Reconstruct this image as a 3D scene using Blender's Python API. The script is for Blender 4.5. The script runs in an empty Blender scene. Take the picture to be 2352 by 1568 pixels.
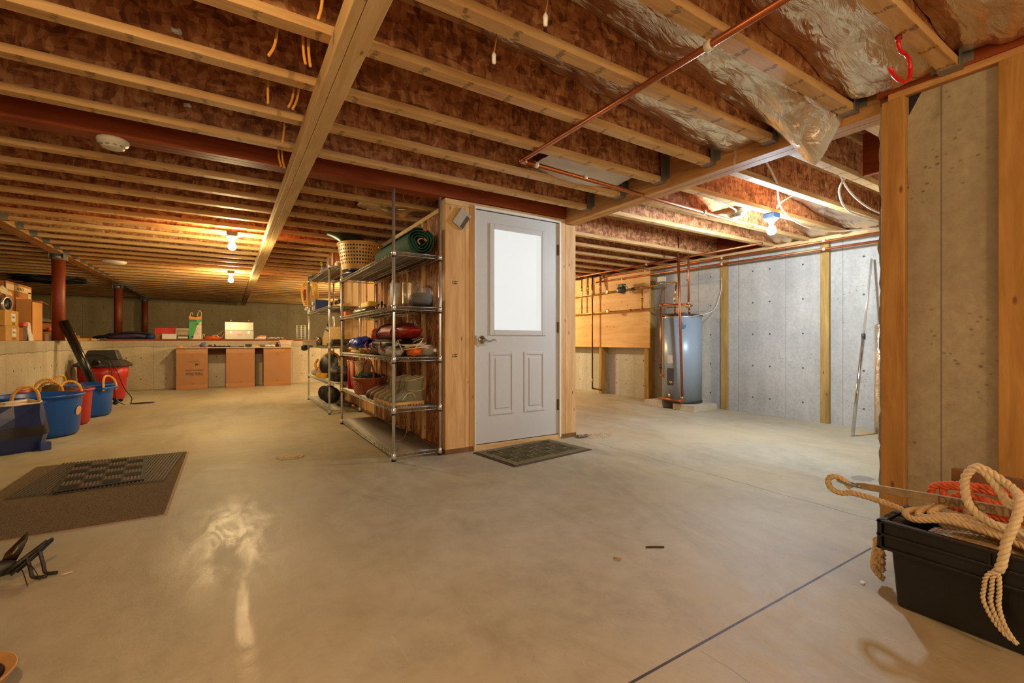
import bpy, math, random
from mathutils import Vector, Matrix, noise, Euler
random.seed(7)
SC=bpy.context.scene; COL=SC.collection
PI=math.pi; cos=math.cos; sin=math.sin
def V(*a): return Vector(a)
# ------------------------------------------------------------------ mesh collector
class B:
    def __init__(s): s.v=[]; s.f=[]; s.m=[]
    def add(s,vs,fs,mi=0):
        o=len(s.v); s.v+= [tuple(p) for p in vs]
        for f in fs: s.f.append(tuple(i+o for i in f)); s.m.append(mi)
        return s
    def box(s,x0,y0,z0,x1,y1,z1,mi=0):
        vs=[(x,y,z) for z in (z0,z1) for y in (y0,y1) for x in (x0,x1)]
        return s.add(vs,[(0,2,3,1),(4,5,7,6),(0,1,5,4),(2,6,7,3),(0,4,6,2),(1,3,7,5)],mi)
    def obox(s,c,size,rot=(0,0,0),mi=0):
        R=Euler(rot).to_matrix(); c=Vector(c)
        vs=[c+R@Vector((x*size[0]/2,y*size[1]/2,z*size[2]/2)) for z in (-1,1) for y in (-1,1) for x in (-1,1)]
        return s.add(vs,[(0,2,3,1),(4,5,7,6),(0,1,5,4),(2,6,7,3),(0,4,6,2),(1,3,7,5)],mi)
    def tube(s,pts,r,n=8,mi=0,closed=False):
        pts=[Vector(p) for p in pts]; N=len(pts); rr=r if isinstance(r,(list,tuple)) else [r]*N
        t0=(pts[1]-pts[0]).normalized(); up=V(0,0,1) if abs(t0.z)<.9 else V(1,0,0)
        u=t0.cross(up).normalized(); vs=[]
        for i,p in enumerate(pts):
            if closed: t=(pts[(i+1)%N]-pts[i-1]).normalized()
            else: t=(pts[min(i+1,N-1)]-pts[max(i-1,0)]).normalized()
            u=(u-t*u.dot(t)); u=u.normalized() if u.length>1e-6 else t.orthogonal().normalized()
            w=t.cross(u)
            for k in range(n):
                a=2*PI*k/n; vs.append(p+(u*cos(a)+w*sin(a))*rr[i])
        fs=[]
        for i in range(N if closed else N-1):
            j=(i+1)%N
            for k in range(n): fs.append((i*n+k,i*n+(k+1)%n,j*n+(k+1)%n,j*n+k))
        if not closed: fs+= [tuple(range(n))[::-1],tuple((N-1)*n+k for k in range(n))]
        return s.add(vs,fs,mi)
    def cyl(s,p0,p1,r0,r1=None,n=16,mi=0): return s.tube([p0,p1],[r0,r0 if r1 is None else r1],n,mi)
    def lathe(s,prof,n=24,c=(0,0,0),sx=1,sy=1,mi=0,cap=True,M=None):
        vs=[]; N=len(prof)
        for r,z in prof:
            for k in range(n):
                a=2*PI*k/n; p=Vector((r*cos(a)*sx,r*sin(a)*sy,z))
                if M: p=M@p
                vs.append(p+Vector(c))
        fs=[(i*n+k,i*n+(k+1)%n,(i+1)*n+(k+1)%n,(i+1)*n+k) for i in range(N-1) for k in range(n)]
        if cap: fs+= [tuple(range(n))[::-1],tuple((N-1)*n+k for k in range(n))]
        return s.add(vs,fs,mi)
    def ball(s,c,r,n=14,mi=0,R=None):
        r=r if isinstance(r,(list,tuple)) else (r,r,r); vs=[]; m=max(6,n//2)
        for i in range(m+1):
            t=PI*i/m; t=min(max(t,.02),PI-.02)
            for k in range(n):
                a=2*PI*k/n; p=Vector((r[0]*sin(t)*cos(a),r[1]*sin(t)*sin(a),-r[2]*cos(t)))
                if R: p=R@p
                vs.append(p+Vector(c))
        fs=[(i*n+k,i*n+(k+1)%n,(i+1)*n+(k+1)%n,(i+1)*n+k) for i in range(m) for k in range(n)]
        fs+= [tuple(range(n))[::-1],tuple(m*n+k for k in range(n))]
        return s.add(vs,fs,mi)
    def prism(s,poly,h0,h1,ax='z',mi=0):
        mk={'z':lambda a,b,h:(a,b,h),'y':lambda a,b,h:(a,h,b),'x':lambda a,b,h:(h,a,b)}[ax]
        n=len(poly); vs=[mk(a,b,h0) for a,b in poly]+[mk(a,b,h1) for a,b in poly]
        fs=[tuple(range(n))[::-1],tuple(range(n,2*n))]+[(i,(i+1)%n,n+(i+1)%n,n+i) for i in range(n)]
        return s.add(vs,fs,mi)
    def grid(s,nu,nv,fn,mi=0,th=0):
        vs=[fn(i/nu,j/nv) for j in range(nv+1) for i in range(nu+1)]; w=nu+1
        fs=[(j*w+i,j*w+i+1,(j+1)*w+i+1,(j+1)*w+i) for j in range(nv) for i in range(nu)]
        return s.add(vs,fs,mi)
    def loft(s,rings,mi=0,cap=True):
        n=len(rings[0]); vs=[p for r in rings for p in r]
        fs=[(i*n+k,i*n+(k+1)%n,(i+1)*n+(k+1)%n,(i+1)*n+k) for i in range(len(rings)-1) for k in range(n)]
        if cap: fs+= [tuple(range(n))[::-1],tuple((len(rings)-1)*n+k for k in range(n))]
        return s.add(vs,fs,mi)
    def ob(s,name,mats,parent=None,smooth=False,bev=0,sub=0,solid=0,seg=2):
        me=bpy.data.meshes.new(name); me.from_pydata(s.v,[],s.f)
        mats=mats if isinstance(mats,(list,tuple)) else [mats]
        for m in mats: me.materials.append(m)
        for p,mi in zip(me.polygons,s.m): p.material_index=mi; p.use_smooth=smooth
        import bmesh
        bm=bmesh.new(); bm.from_mesh(me); bmesh.ops.recalc_face_normals(bm,faces=bm.faces); bm.to_mesh(me); bm.free()
        o=bpy.data.objects.new(name,me); COL.objects.link(o)
        if parent: o.parent=parent
        if solid:
            d=o.modifiers.new('solid','SOLIDIFY'); d.thickness=solid; d.offset=0
        if bev:
            d=o.modifiers.new('bevel','BEVEL'); d.width=bev; d.segments=seg; d.limit_method='ANGLE'; d.angle_limit=.7
        if sub:
            d=o.modifiers.new('sub','SUBSURF'); d.levels=sub; d.render_levels=sub
        return o
def T(name,label,cat,loc=(0,0,0),rz=0,group=None):
    o=bpy.data.objects.new(name,None); COL.objects.link(o); o.location=loc; o.rotation_euler=(0,0,rz)
    o.empty_display_size=.05; return tag(o,label,cat,group)
def tag(o,label,cat,group=None,kind=None):
    o['label']=label; o['category']=cat
    if group: o['group']=group
    if kind: o['kind']=kind
    return o
def at(o,loc,rot=(0,0,0)): o.location=loc; o.rotation_euler=rot; return o
def st(o): o['kind']='structure'; return o
def stE(name):
    o=bpy.data.objects.new(name,None); COL.objects.link(o); o.empty_display_size=.05; return st(o)
def dup(root,loc,label=None,group=None,rz=None):
    r=root.copy(); COL.objects.link(r); r.location=loc
    if rz is not None: r.rotation_euler=(0,0,rz)
    if label: r['label']=label
    if group: r['group']=group
    for ch in [c for c in bpy.data.objects if c.parent==root]:
        c=ch.copy(); COL.objects.link(c); c.parent=r
        for g in [q for q in bpy.data.objects if q.parent==ch]:
            d=g.copy(); COL.objects.link(d); d.parent=c
    return r
def curve(pts,n=8,closed=False):
    P=[Vector(p) for p in pts]; out=[]; N=len(P)
    rng=range(N) if closed else range(N-1)
    for i in rng:
        if closed: a,b,c,d=P[i-1],P[i],P[(i+1)%N],P[(i+2)%N]
        else: a=P[max(i-1,0)]; b=P[i]; c=P[i+1]; d=P[min(i+2,N-1)]
        for k in range(n):
            t=k/n; out.append(.5*((2*b)+(c-a)*t+(2*a-5*b+4*c-d)*t*t+(3*b-a-3*c+d)*t**3))
    if not closed: out.append(P[-1])
    return out
def rope(b,pts,r,mi=0,pitch=None,n=6,strands=3):
    # laid rope: twisted strands round a centre line
    pts=[Vector(p) for p in pts]; pitch=pitch or r*7
    L=[0]
    for i in range(1,len(pts)): L.append(L[-1]+(pts[i]-pts[i-1]).length)
    tot=L[-1]; m=max(4,int(tot/(pitch/11))); q=[]; j=0
    for i in range(m+1):
        d=tot*i/m
        while j<len(L)-2 and L[j+1]<d: j+=1
        t=(d-L[j])/max(L[j+1]-L[j],1e-9); q.append(pts[j].lerp(pts[j+1],min(t,1)))
    t0=(q[1]-q[0]).normalized(); u=t0.orthogonal().normalized(); fr=[]
    for i in range(len(q)):
        t=(q[min(i+1,m)]-q[max(i-1,0)]).normalized(); u=(u-t*u.dot(t)).normalized(); fr.append((u.copy(),t.cross(u)))
    for k in range(strands):
        path=[]
        for i in range(m+1):
            a=2*PI*(tot*i/m)/pitch+2*PI*k/strands
            path.append(q[i]+(fr[i][0]*cos(a)+fr[i][1]*sin(a))*r*.5)
        b.tube(path,r*.58,n,mi)
    return b
# ------------------------------------------------------------------ materials
def lin(c): return tuple(((x/255)/12.92 if x/255<=.04045 else ((x/255+.055)/1.055)**2.4) for x in c)+(1,)
class N:
    def __init__(s,name):
        s.m=bpy.data.materials.new(name); s.m.use_nodes=True; s.t=s.m.node_tree
        s.bsdf=s.t.nodes['Principled BSDF']
    def n(s,t,**k):
        o=s.t.nodes.new(t)
        for a,b in k.items(): setattr(o,a,b)
        return o
    def l(s,a,b): s.t.links.new(a,b)
    def coord(s,rnd=True,stretch=(1,1,1)):
        tc=s.n('ShaderNodeTexCoord'); mp=s.n('ShaderNodeMapping'); mp.inputs['Scale'].default_value=stretch
        if rnd:
            oi=s.n('ShaderNodeObjectInfo'); ml=s.n('ShaderNodeVectorMath',operation='SCALE'); ml.inputs[0].default_value=(37,53,71)
            s.l(oi.outputs['Random'],ml.inputs['Scale'])
            ad=s.n('ShaderNodeVectorMath',operation='ADD'); s.l(tc.outputs['Object'],ad.inputs[0]); s.l(ml.outputs[0],ad.inputs[1])
            s.l(ad.outputs[0],mp.inputs['Vector'])
        else: s.l(tc.outputs['Object'],mp.inputs['Vector'])
        return mp.outputs[0]
    def noise(s,v,scale,detail=4,rough=.55,dist=0):
        o=s.n('ShaderNodeTexNoise'); o.inputs['Scale'].default_value=scale; o.inputs['Detail'].default_value=detail
        o.inputs['Roughness'].default_value=rough; o.inputs['Distortion'].default_value=dist; s.l(v,o.inputs['Vector']); return o.outputs['Fac']
    def ramp(s,f,stops):
        o=s.n('ShaderNodeValToRGB'); e=o.color_ramp.elements
        while len(e)>1: e.remove(e[-1])
        for i,(p,c) in enumerate(stops):
            q=e[0] if i==0 else e.new(p)
            q.position=p; q.color=c if len(c)==4 else tuple(c)+(1,)
        s.l(f,o.inputs['Fac']); return o.outputs['Color']
    def mix(s,f,a,b,mode='MIX'):
        o=s.n('ShaderNodeMix',data_type='RGBA',blend_type=mode)
        for sock,val in ((o.inputs['Factor'],f),(o.inputs['A'] if 0 else o.inputs[6],a),(o.inputs[7],b)):
            if hasattr(val,'links'): s.l(val,sock)
            else: sock.default_value=val
        return o.outputs[2]
    def math(s,op,a,b=None,c=None):
        o=s.n('ShaderNodeMath',operation=op)
        for i,x in enumerate((a,b,c)):
            if x is None: continue
            if hasattr(x,'links'): s.l(x,o.inputs[i])
            else: o.inputs[i].default_value=x
        return o.outputs[0]
    def bump(s,h,strength=.3,dist=.01):
        o=s.n('ShaderNodeBump'); o.inputs['Strength'].default_value=strength; o.inputs['Distance'].default_value=dist
        s.l(h,o.inputs['Height']); s.l(o.outputs[0],s.bsdf.inputs['Normal'])
    def set(s,col=None,rough=None,metal=None,spec=None):
        for k,x in (('Base Color',col),('Roughness',rough),('Metallic',metal),('Specular IOR Level',spec)):
            if x is None: continue
            if hasattr(x,'links'): s.l(x,s.bsdf.inputs[k])
            else: s.bsdf.inputs[k].default_value=x
        return s
def G(s,k): return s
def mul(c,k): return tuple(x*k for x in c[:3])+(1,)
def plain(name,rgb,rough=.5,metal=0,var=.12,scale=30,bump=0,stretch=(1,1,1),spec=None,bd=.004):
    a=N(name); c=lin(rgb); v=a.coord(True,stretch); f=a.noise(v,scale)
    a.set(a.ramp(f,[(.3,mul(c,1-var)),(.7,mul(c,1+var))]),rough,metal,spec)
    if bump: a.bump(a.noise(v,scale*2),bump,bd)
    return a.m
def wood(name,c1,c2,axis='x',rough=.6,knots=True,scale=1,stamp=False):
    a=N(name); stv={'x':(1,9,9),'y':(9,1,9),'z':(9,9,1)}[axis]
    v=a.coord(True,stv); f=a.noise(v,2.2*scale,5,.6,.6); g=a.noise(v,14*scale,3,.6)
    col=a.ramp(f,[(.3,lin(c1)),(.5,lin(tuple((p+q)/2 for p,q in zip(c1,c2)))),(.72,lin(c2))])
    col=a.mix(a.math('MULTIPLY',g,.28),col,mul(lin(c1),.6))
    if knots:
        vk=a.coord(True,{'x':(1,2.5,2.5),'y':(2.5,1,2.5),'z':(2.5,2.5,1)}[axis])
        k=a.n('ShaderNodeTexVoronoi'); k.inputs['Scale'].default_value=5; a.l(vk,k.inputs['Vector'])
        kf=a.ramp(k.outputs['Distance'],[(.05,(1,1,1)),(.12,(0,0,0))])
        col=a.mix(a.math('MULTIPLY',kf,.75),col,lin((95,52,22)))
    if stamp:   # dark blotches left by the stickers the flanges were stacked on
        tc=a.n('ShaderNodeTexCoord'); oi=a.n('ShaderNodeObjectInfo'); sx=a.n('ShaderNodeSeparateXYZ'); a.l(tc.outputs['Object'],sx.inputs[0])
        w=a.noise(v,6,3); u=a.math('ADD',a.math('MULTIPLY',sx.outputs[0],4.7),a.math('MULTIPLY',oi.outputs['Random'],9))
        u=a.math('ADD',u,a.math('MULTIPLY',w,.28)); fr=a.math('FRACT',u)
        d=a.math('LESS_THAN',fr,a.math('MULTIPLY',a.noise(v,1.3,1),.21))
        d=a.math('MULTIPLY',d,a.ramp(a.noise(v,15,4,.7),[(.40,(0,0,0)),(.52,(1,1,1))]))
        ge=a.n('ShaderNodeNewGeometry'); gs=a.n('ShaderNodeSeparateXYZ'); a.l(ge.outputs['True Normal'],gs.inputs[0])
        d=a.math('MULTIPLY',d,a.math('LESS_THAN',gs.outputs[2],-.5))
        col=a.mix(a.math('MULTIPLY',d,.6),col,lin((70,50,28)))
    a.set(col,rough,None,.25); a.bump(g,.15,.003); return a.m
def osb(name,dark,mid,light,stretch=(1,1,1),sc=16):
    a=N(name); v=a.coord(True,stretch); f=a.noise(v,5,3)
    dv=a.n('ShaderNodeTexNoise'); dv.inputs['Scale'].default_value=9; dv.inputs['Detail'].default_value=2; a.l(v,dv.inputs['Vector'])
    mx=a.n('ShaderNodeVectorMath',operation='MULTIPLY_ADD'); mx.inputs[1].default_value=(.07,.07,.07); a.l(dv.outputs['Color'],mx.inputs[0]); a.l(v,mx.inputs[2])
    cols=[]
    for rot,s2 in ((.5,(1,2.6,2.6)),(1.9,(2.8,2.8,1)),(-.6,(2.4,2,.9))):
        mp=a.n('ShaderNodeMapping'); mp.inputs['Rotation'].default_value=(rot*.4,rot,rot*.7); mp.inputs['Scale'].default_value=s2; a.l(mx.outputs[0],mp.inputs['Vector'])
        k=a.n('ShaderNodeTexVoronoi'); k.inputs['Scale'].default_value=sc; k.inputs['Randomness'].default_value=1; a.l(mp.outputs[0],k.inputs['Vector'])
        bw=a.n('ShaderNodeRGBToBW'); a.l(k.outputs['Color'],bw.inputs[0]); cols.append(bw.outputs[0])
    h=a.math('ADD',a.math('MULTIPLY',cols[0],.4),a.math('ADD',a.math('MULTIPLY',cols[1],.35),a.math('MULTIPLY',cols[2],.25)))
    h=a.math('ADD',h,a.math('MULTIPLY',a.math('SUBTRACT',f,.5),.35))
    a.set(a.ramp(h,[(.22,lin(dark)),(.5,lin(mid)),(.78,lin(light))]),.75); a.bump(h,.5,.004); return a.m
def concrete(name,c1,c2,seam=None,seamoff=0,axis=1,rough=.85,pits=1,scale=1,sw=.0028,band=None):
    a=N(name); v=a.coord(False); f=a.noise(v,1.1*scale,7,.65); g=a.noise(v,28,4,.7); st_=a.noise(a.coord(False,(3,3,.35)),1.6,4,.6)
    col=a.ramp(a.math('ADD',a.math('MULTIPLY',f,.6),a.math('MULTIPLY',st_,.4)),[(.32,lin(c1)),(.68,lin(c2))])
    col=a.mix(a.math('MULTIPLY',a.math('MAXIMUM',a.math('SUBTRACT',g,.35),0),.9),col,mul(lin(c1),.55))
    k=a.n('ShaderNodeTexVoronoi'); k.inputs['Scale'].default_value=30; a.l(a.coord(False,(1,.7,1)),k.inputs['Vector'])
    p=a.math('MULTIPLY',a.ramp(k.outputs['Distance'],[(.10,(1,1,1)),(.20,(0,0,0))]),a.ramp(a.noise(v,3.5,4),[(.48,(0,0,0)),(.62,(1,1,1))]))
    col=a.mix(a.math('MULTIPLY',p,.6*pits),col,mul(lin(c1),.3))
    h=a.math('SUBTRACT',g,a.math('MULTIPLY',p,1.5))
    if seam:
        tc=a.n('ShaderNodeTexCoord'); sx=a.n('ShaderNodeSeparateXYZ'); a.l(tc.outputs['Object'],sx.inputs[0])
        u=a.math('FRACT',a.math('DIVIDE',a.math('ADD',sx.outputs[axis],seamoff+50*seam),seam))
        d=a.math('ABSOLUTE',a.math('SUBTRACT',u,.5)); ln=a.math('GREATER_THAN',d,.5-sw/seam)
        col=a.mix(a.math('MULTIPLY',ln,.6),col,mul(lin(c1),.35)); h=a.math('SUBTRACT',h,ln)
        if band:    # cold joint between two pours
            q=a.math('ADD',a.math('SUBTRACT',sx.outputs[2],band),a.math('MULTIPLY',a.math('SUBTRACT',a.noise(v,2.4,3),.5),.07))
            col=a.mix(a.math('MULTIPLY',a.math('GREATER_THAN',q,0),.45),col,mul(lin(c1),.72)); jl=a.math('LESS_THAN',a.math('ABSOLUTE',q),.005)
            col=a.mix(a.math('MULTIPLY',jl,.7),col,mul(lin(c1),.35)); h=a.math('SUBTRACT',h,jl)
        # form-tie holes
        z=a.math('ABSOLUTE',a.math('SUBTRACT',a.math('FRACT',a.math('DIVIDE',sx.outputs[2],.41)),.5))
        r=a.math('SQRT',a.math('ADD',a.math('POWER',a.math('MULTIPLY',z,.41),2),a.math('POWER',a.math('MULTIPLY',a.math('SUBTRACT',d,.18),seam),2)))
        hole=a.math('LESS_THAN',r,.011); col=a.mix(a.math('MULTIPLY',hole,.85),col,(.02,.018,.015,1)); h=a.math('SUBTRACT',h,hole)
    a.set(col,rough); a.bump(h,.45,.006); return a.m
def foilmat(name,rgb,scale=7):
    a=N(name); v=a.coord(True); k=a.n('ShaderNodeTexVoronoi'); k.inputs['Scale'].default_value=scale; a.l(v,k.inputs['Vector'])
    v2=a.coord(True,(.5,1.6,1.2)); dn=a.noise(v2,scale*.9,5,.62,1.6); rd=a.math('ABSOLUTE',a.math('SUBTRACT',dn,.5))
    k2=a.n('ShaderNodeTexVoronoi'); k2.feature='DISTANCE_TO_EDGE'; k2.inputs['Scale'].default_value=scale*1.4; a.l(v2,k2.inputs['Vector'])
    h=a.math('ADD',a.math('ADD',a.math('MULTIPLY',k.outputs['Distance'],.5),a.math('MULTIPLY',rd,1.6)),a.math('MULTIPLY',a.math('MINIMUM',k2.outputs['Distance'],.12),1.5))
    a.set(mul(lin(rgb),1),a.math('ADD',.2,a.math('MULTIPLY',dn,.2)),.95); a.bump(h,.38,.025); return a.m
def emis(name,rgb,k,base=(240,240,240)):
    a=N(name); a.set(lin(base),.3); a.bsdf.inputs['Emission Color'].default_value=rgb+(1,); a.bsdf.inputs['Emission Strength'].default_value=k; return a.m
def clear(name,rgb,rough=.1,alpha=.35):
    a=N(name); a.set(lin(rgb),rough); a.bsdf.inputs['Alpha'].default_value=alpha; v=a.coord(); a.bump(a.noise(v,25,3),.6,.01); return a.m
# ------------------------------------------------------------------ material instances
M_fl=wood('flange_wood',(192,144,86),(234,196,138),'x',.6,False,1,True)
M_osb=osb('osb_web',(108,60,30),(176,110,62),(214,162,108))
M_sub=osb('osb_subfloor',(100,56,30),(166,98,60),(206,150,100),sc=12)
M_lvl=wood('lvl_red',(128,52,18),(164,82,34),'x',.5,False)
M_lvly=wood('lvl_red_y',(128,52,18),(164,82,34),'y',.5,False)
M_gird=wood('girder_ply',(172,118,66),(222,172,108),'y',.6,False,1.4)
M_pinex=wood('pine_x',(206,166,112),(236,204,152),'x')
M_piney=wood('pine_y',(206,166,110),(238,206,150),'y')
M_pinez=wood('pine_z',(198,152,98),(230,192,138),'z')
M_pt=wood('treated_pine',(150,118,62),(196,162,98),'z',.7)
M_post=wood('wall_post_pine',(158,112,54),(202,152,84),'z',.6)
M_steel=plain('galvanized_steel',(150,150,146),.42,.75,.1,40)
M_chrome=plain('chrome_post',(222,220,214),.22,.72,.04,40)
M_wire=plain('chrome_wire',(168,162,152),.42,.8,.06,40)
M_copper=plain('copper_pipe',(180,106,66),.38,.85,.14,18)
M_brass=plain('aged_brass',(196,164,104),.35,.9,.1,30)
M_white=plain('white_plastic',(226,224,216),.45,0,.03)
M_offw=plain('cream_plastic',(214,206,186),.5,0,.04)
M_black=plain('black_plastic',(26,25,25),.45,0,.15)
M_dark=plain('charcoal_plastic',(52,48,46),.5,0,.12)
M_card=plain('cardboard',(186,118,66),.85,0,.06,8,.1,(1,1,4))
M_tape=plain('packing_tape',(168,116,68),.25,0,.04)
def kraft_mat():
    a=N('kraft_paper'); v=a.coord(True,(1,1.5,.5)); f=a.noise(v,4,6,.68,1.4); r=a.math('ABSOLUTE',a.math('SUBTRACT',a.noise(v,9,5,.6,1),.5))
    col=a.ramp(f,[(.3,lin((136,74,38))),(.5,lin((186,116,64))),(.68,lin((226,174,112)))]); col=a.mix(a.ramp(r,[(.0,(1,1,1)),(.05,(0,0,0))]),col,lin((104,54,26)))
    a.set(col,.55); a.bump(a.math('ADD',f,a.math('MULTIPLY',r,1.4)),1,.05); return a.m
M_kraft=kraft_mat()
M_foil=foilmat('foil_facing',(232,218,196))
M_conw=concrete('poured_concrete_wall',(158,158,152),(204,203,196),.61,.1,1)
M_conl=concrete('low_wall_concrete',(176,164,142),(210,198,174),.61,0,1,scale=1.6,band=.80)
M_conx=concrete('low_wall_concrete_x',(176,164,142),(210,198,174),.61,0,0,scale=1.6,band=.82)
M_conb=concrete('back_wall_concrete',(150,132,98),(182,164,126),.61,.2,0)
M_dirt=plain('dark_soil',(74,62,48),.95,0,.15,3,.4)
M_red=plain('red_plastic',(178,30,24),.35,0,.06)
M_blue=plain('blue_plastic',(16,84,182),.35,0,.06)
# floor: trowelled slab with saw cuts and wear
def floor_mat():
    a=N('concrete_floor'); v=a.coord(False); f=a.noise(v,.55,8,.62,.4); g=a.noise(v,9,5,.7); sp=a.noise(v,70,3,.6)
    col=a.ramp(a.math('ADD',a.math('MULTIPLY',f,.7),a.math('MULTIPLY',g,.3)),[(.33,lin((142,134,112))),(.5,lin((174,167,146))),(.68,lin((194,189,170)))])
    col=a.mix(a.math('MULTIPLY',a.math('GREATER_THAN',sp,.70),.4),col,lin((96,84,62)))
    yb=a.ramp(a.noise(a.coord(False),.8,3,.5,.6),[(.4,(0,0,0)),(.65,(1,1,1))]); col=a.mix(a.math('MULTIPLY',yb,.45),col,lin((178,156,108)))
    sc2=a.noise(a.coord(False,(5,.6,1)),6,5,.7,2); col=a.mix(a.ramp(sc2,[(.62,(0,0,0)),(.72,(.4,.4,.4))]),col,lin((206,196,170)))
    sm=a.noise(a.coord(False,(1,.35,1)),1.7,7,.7,1.5); col=a.mix(a.math('MULTIPLY',a.math('MAXIMUM',a.math('SUBTRACT',sm,.46),0),1.6),col,lin((120,104,80)))
    tc=a.n('ShaderNodeTexCoord'); sx=a.n('ShaderNodeSeparateXYZ'); a.l(tc.outputs['Object'],sx.inputs[0])
    wob=a.math('MULTIPLY',a.math('SUBTRACT',a.noise(v,2.2,4),.5),.02)
    def line(ax,c0,w,lo,hi,wv=0):
        x=sx.outputs[ax]; o=sx.outputs[1-ax]
        q=a.math('SUBTRACT',x,c0)
        if wv: q=a.math('ADD',q,a.math('MULTIPLY',wob,wv))
        d=a.math('LESS_THAN',a.math('ABSOLUTE',q),w)
        d=a.math('MULTIPLY',d,a.math('GREATER_THAN',o,lo)); return a.math('MULTIPLY',d,a.math('LESS_THAN',o,hi))
    cut=line(1,.88,.0045,-1,2.46); cut2=line(0,2.86,.003,-1,3.45,6); cut3=line(0,1.2,.0012,-2,.86,4)
    cr=a.math('MAXIMUM',cut,a.math('MAXIMUM',a.math('MULTIPLY',cut2,.8),a.math('MULTIPLY',cut3,.5)))
    col=a.mix(cr,col,lin((62,46,30)))
    # burnished patch by the rug; bulb reflections painted pale on it, one a streak
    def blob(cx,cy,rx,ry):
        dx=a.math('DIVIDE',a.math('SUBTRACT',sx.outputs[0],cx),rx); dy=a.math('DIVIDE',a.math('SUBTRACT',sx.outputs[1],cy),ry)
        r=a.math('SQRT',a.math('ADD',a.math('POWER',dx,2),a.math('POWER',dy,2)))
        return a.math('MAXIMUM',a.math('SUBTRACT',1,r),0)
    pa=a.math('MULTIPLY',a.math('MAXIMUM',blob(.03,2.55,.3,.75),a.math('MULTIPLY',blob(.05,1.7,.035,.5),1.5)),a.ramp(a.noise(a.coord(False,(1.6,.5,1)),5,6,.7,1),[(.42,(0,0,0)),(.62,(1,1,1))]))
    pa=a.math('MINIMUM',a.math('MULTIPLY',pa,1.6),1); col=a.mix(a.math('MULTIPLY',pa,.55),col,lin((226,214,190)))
    stn=a.math('MULTIPLY',a.math('GREATER_THAN',a.math('ADD',blob(3.66,1.36,.12,.09),a.math('MULTIPLY',a.noise(v,14,3),.5)),.55),.6); col=a.mix(stn,col,lin((92,90,86)))
    rst=a.math('MULTIPLY',blob(1.35,.1,.55,.45),.5); col=a.mix(rst,col,lin((176,128,66)))
    a.set(col,a.math('SUBTRACT',a.math('ADD',.42,a.math('MULTIPLY',g,.3)),a.math('MULTIPLY',pa,.18)),None,.45)
    a.bump(a.math('SUBTRACT',a.math('ADD',g,sp),a.math('MULTIPLY',cr,4)),.18,.004); return a.m
M_floor=floor_mat()
# ------------------------------------------------------------------ room shell
ZJ=2.11; ZS=2.41
st(B().box(-2.0,-3.2,-.12,6.1,11.4,0).ob('floor',M_floor))
st(B().box(-8.2,11.35,.5,6.1,16.2,.955).box(-8.2,-3.2,.5,-2.1,11.4,.93).ob('floor_crawlspace',M_dirt))
st(B().box(-8.3,-3.3,ZS,6.2,16.3,ZS+.04).ob('ceiling',M_sub))
st(B().box(-2.18,-3.2,0,-1.93,11.2,.935).ob('wall_left',M_conl,bev=.006))
st(B().box(-2.18,11.2,0,6.1,11.42,.945).ob('wall_far',M_conx,bev=.006))
st(B().box(-1.93,11.19,.945,5.8,11.38,.975).ob('trim_1',M_lvl))
st(B().box(-8.2,16.2,.5,6.1,16.4,2.41).ob('wall_back',M_conb))
st(B().box(-8.4,-3.2,.5,-8.2,16.4,2.41).ob('wall_crawlspace_left',M_conb))
st(B().box(5.8,.9,0,6.0,16.2,2.08).ob('wall_right',M_conw))
st(B().box(5.76,.95,2.08,5.98,16.2,2.125).ob('trim_2',M_piney))
st(B().box(5.9,.95,2.125,5.95,16.2,ZS).ob('trim_3',M_lvly))
# near right wall with a rough broken end
b=B(); pts=[]
for i in range(61):
    z=2.085*i/60; pts.append((.945+.016*noise.noise(V(0,0,z*9))+.008*noise.noise(V(3,1,z*30)),z))
b.prism(pts+[(-3.2,2.085),(-3.2,0)],2.732,2.95,'x'); st(b.ob('wall_near_right',concrete('near_wall_concrete',(142,128,104),(192,178,150),.61,-.715,1)))
st(B().box(2.95,.74,0,6.0,.9,2.4).ob('wall_return',M_conx))
# rim board and mudsill over the near right wall
o=tag(B().box(2.695,-3.1,2.118,2.74,.945,ZS).ob('rim_board',M_lvly,bev=.002),'dark red rim board above the concrete wall behind the black crate','beam')
o=tag(B().box(2.70,-3.1,2.086,2.9,.90,2.118).ob('mudsill',M_gird,bev=.002),'thin brown sill board on top of the concrete wall behind the black crate','board')
# ------------------------------------------------------------------ joists
def joist(name,L,hl,hr,lab,grp):
    t=T(name,lab,'joist',(0,0,0),0,grp)
    B().box(0,-.032,0,L,.032,.038).ob('bottom_flange',M_fl,t,bev=.002)
    B().box(0,-.005,.038,L,.005,.262).ob('web',M_osb,t)
    B().box(0,-.032,.262,L,.032,.299).ob('top_flange',M_fl,t)
    def hanger(x,sg):
        b=B(); b.box(x,-.036,-.003,x-sg*.06,.036,0)
        b.box(x,-.0375,-.003,x-sg*.055,-.0345,.2); b.box(x,.0345,-.003,x-sg*.055,.0375,.2)
        b.box(x-sg*.002,-.07,.02,x+sg*.001,-.0345,.2); b.box(x-sg*.002,.0345,.02,x+sg*.001,.07,.2); b.ob('hanger',M_steel,t)
    if hl: hanger(0,-1)
    if hr: hanger(L,1)
    return t
ORD='first second third fourth fifth sixth seventh eighth ninth tenth eleventh twelfth thirteenth fourteenth fifteenth sixteenth seventeenth eighteenth nineteenth twentieth'.split()
def ordn(n):
    if n<=20: return ORD[n-1]
    return ('twenty-' if n<30 else 'thirty-')+ORD[n%10-1] if n%10 else 'thirtieth'
YK=lambda k:2.70+.406*k
XL=-1.86; XG=2.758; ZG=2.066
jm=joist('floor_joist',XG-XL,True,True,'',None)
first=True
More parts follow.
